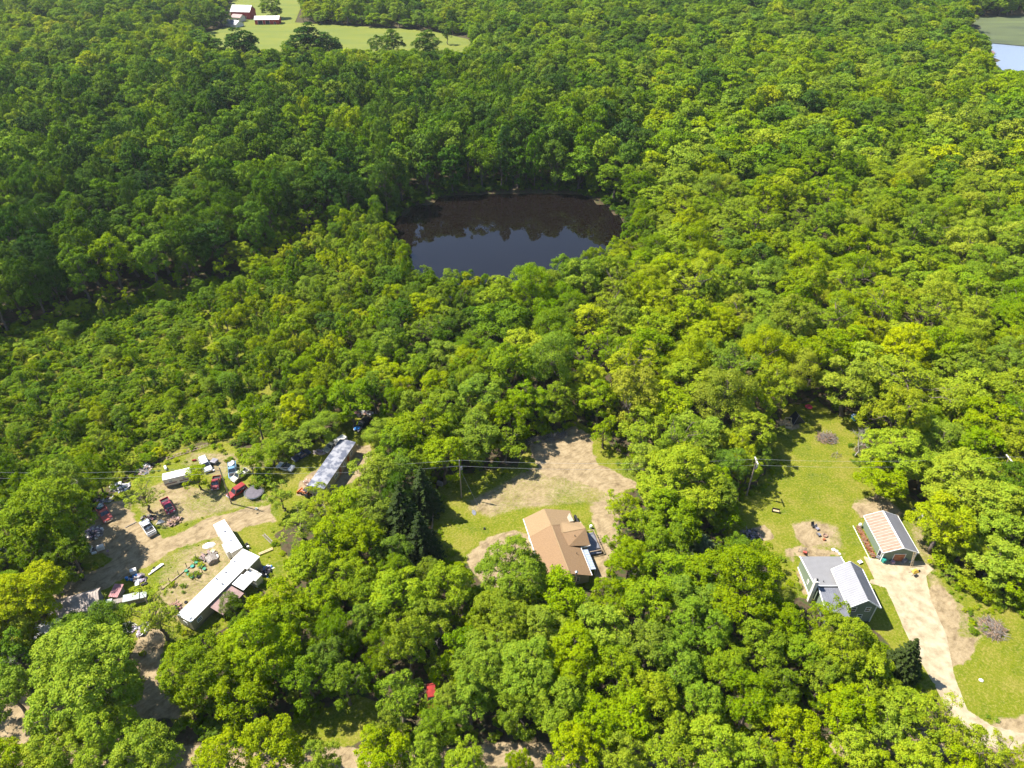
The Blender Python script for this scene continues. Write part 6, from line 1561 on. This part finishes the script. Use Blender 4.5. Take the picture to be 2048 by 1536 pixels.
mb = MB(); mb.lathe([(.12, -.06), (.24, -.05), (.24, .05), (.12, .06)], 12, M=Matrix.Translation((.9, -.3, .3)) @ Matrix.Rotation(1.2, 4, 'X')); mb.build('wheel', M_rubber, r)
thing1('scrap_sheet', 1832, 1152, 'bent dark metal sheet beside the yellow wheelbarrow', 'sheet', lambda mb: mb.box(-.5, -.3, .05, .5, .3, .12), M_black, rz=.5)

# ---- power line: poles, wires
POLES = [(-64.2, 113.3, 11.4, (.9, 2.0), 'arm'), (-11.67, 115.2, 11.7, (0, 0), 'can'), (54.34, 115.83, 11.4, (0, 0), 'twin'), (111.0, 116.6, 11.4, (0, 0), 'twin'), (-122.0, 112.0, 11.4, (0, 0), 'plain')]
LBL = ['wooden utility pole with lamp arm beside the trampoline', 'wooden utility pole with transformer at the bare clearing', 'wooden utility pole with crossarm at the left lawn edge', 'utility pole top showing above the far right trees', 'utility pole standing in the scrub at the left edge']
M_pole = mat('pole_wood', (.34, .27, .21), .85, var=.15, scale=2, stretch=(3, 3, .3)); M_wire = mat('wire', (.34, .34, .34), .5)
tops = []
for (x, y, h_, ln, kd), lb in zip(POLES, LBL):
    r = empty('utility_pole', (x, y, 0), 0, lb, 'utility pole', 'poles of the power line')
    mb = MB(); mb.tube([(0, 0, -.3), (0, 0, h_)], [.17, .11], 10); mb.build('shaft', M_pole, r)
    if kd in ('can', 'twin'):
        mb = MB(); mb.lathe([(.05, -.5), (.24, -.48), (.24, .4), (.1, .5)], 12, (.42, -.1, h_ - 2.2)); mb.build('transformer', M_ltmetal, r)
    if kd == 'twin':
        mb = MB(); mb.bar((-.05, -1.2, h_ - .35), (-.05, 1.2, h_ - .35), .12, .12); mb.bar((.1, -1.2, h_ - .35), (.1, 1.2, h_ - .35), .1, .12); mb.build('crossarm', M_offwhite, r)
    if kd == 'arm':
        mb = MB(); mb.bar((0, 0, h_ - 1.0), (-.9, -.6, h_ - .2), .07); mb.build('lamp_arm', M_ltmetal, r); mb = MB(); mb.lathe([(.05, .15), (.2, .1), (.22, -.05), (.05, -.1)], 10, (-1.0, -.65, h_ - .2)); mb.build('lamp_head', M_offwhite, r)
    mb = MB()
    for zz in (.0, -.35, -1.75): mb.lathe([(.03, 0), (.06, .05), (.04, .14)], 8, (.08, 0, h_ + zz))
    mb.build('insulators', M_offwhite, r)['kind'] = 'stuff'
    tops.append(Vector((x, y, h_)))
tops = sorted(tops, key=lambda v: v.x); tops = [Vector((-190, 110.5, 11.4))] + tops + [Vector((180, 117.5, 11.4))]
for dz, nm in ((.1, 'upper'), (-1.7, 'lower')):
    mb = MB()
    for a, b in zip(tops[:-1], tops[1:]):
        n = 12; mb.tube([a.lerp(b, i / n) + Vector((.08, 0, dz - 1.1 * 4 * (i / n) * (1 - i / n) * (b - a).length / 60)) for i in range(n + 1)], .022, 4, cap=False)
    o = mb.build('power_line', M_wire); tag(o, f'{nm} of the two long power lines crossing the picture', 'power line', 'wires of the power line')
mb = MB(); mb.tube([(-11.6, 115.1, 9.0), (-7.4, 111.8, 0)], .02, 4); o = mb.build('guy_wire', M_wire); tag(o, 'slanting stay wire of the pole at the bare clearing', 'stay wire')
tick('things')

# ------------------------------------------------------------------ the air
mb = MB(); mb.box(-2550, -650, -8, 2550, 4050, 121.5)
hm = bpy.data.materials.new('haze'); hm.use_nodes = True; t = hm.node_tree; t.nodes.clear()
o_ = t.nodes.new('ShaderNodeOutputMaterial'); pv = t.nodes.new('ShaderNodeVolumePrincipled')
pv.inputs['Color'].default_value = (0.86, 0.92, 1.0, 1); pv.inputs['Density'].default_value = 0.00005; pv.inputs['Anisotropy'].default_value = 0.2
t.links.new(pv.outputs[0], o_.inputs['Volume'])
hz = mb.build('haze', hm); tag(hz, 'thin pale haze over the far woods', None, None, 'stuff')
tick('end')
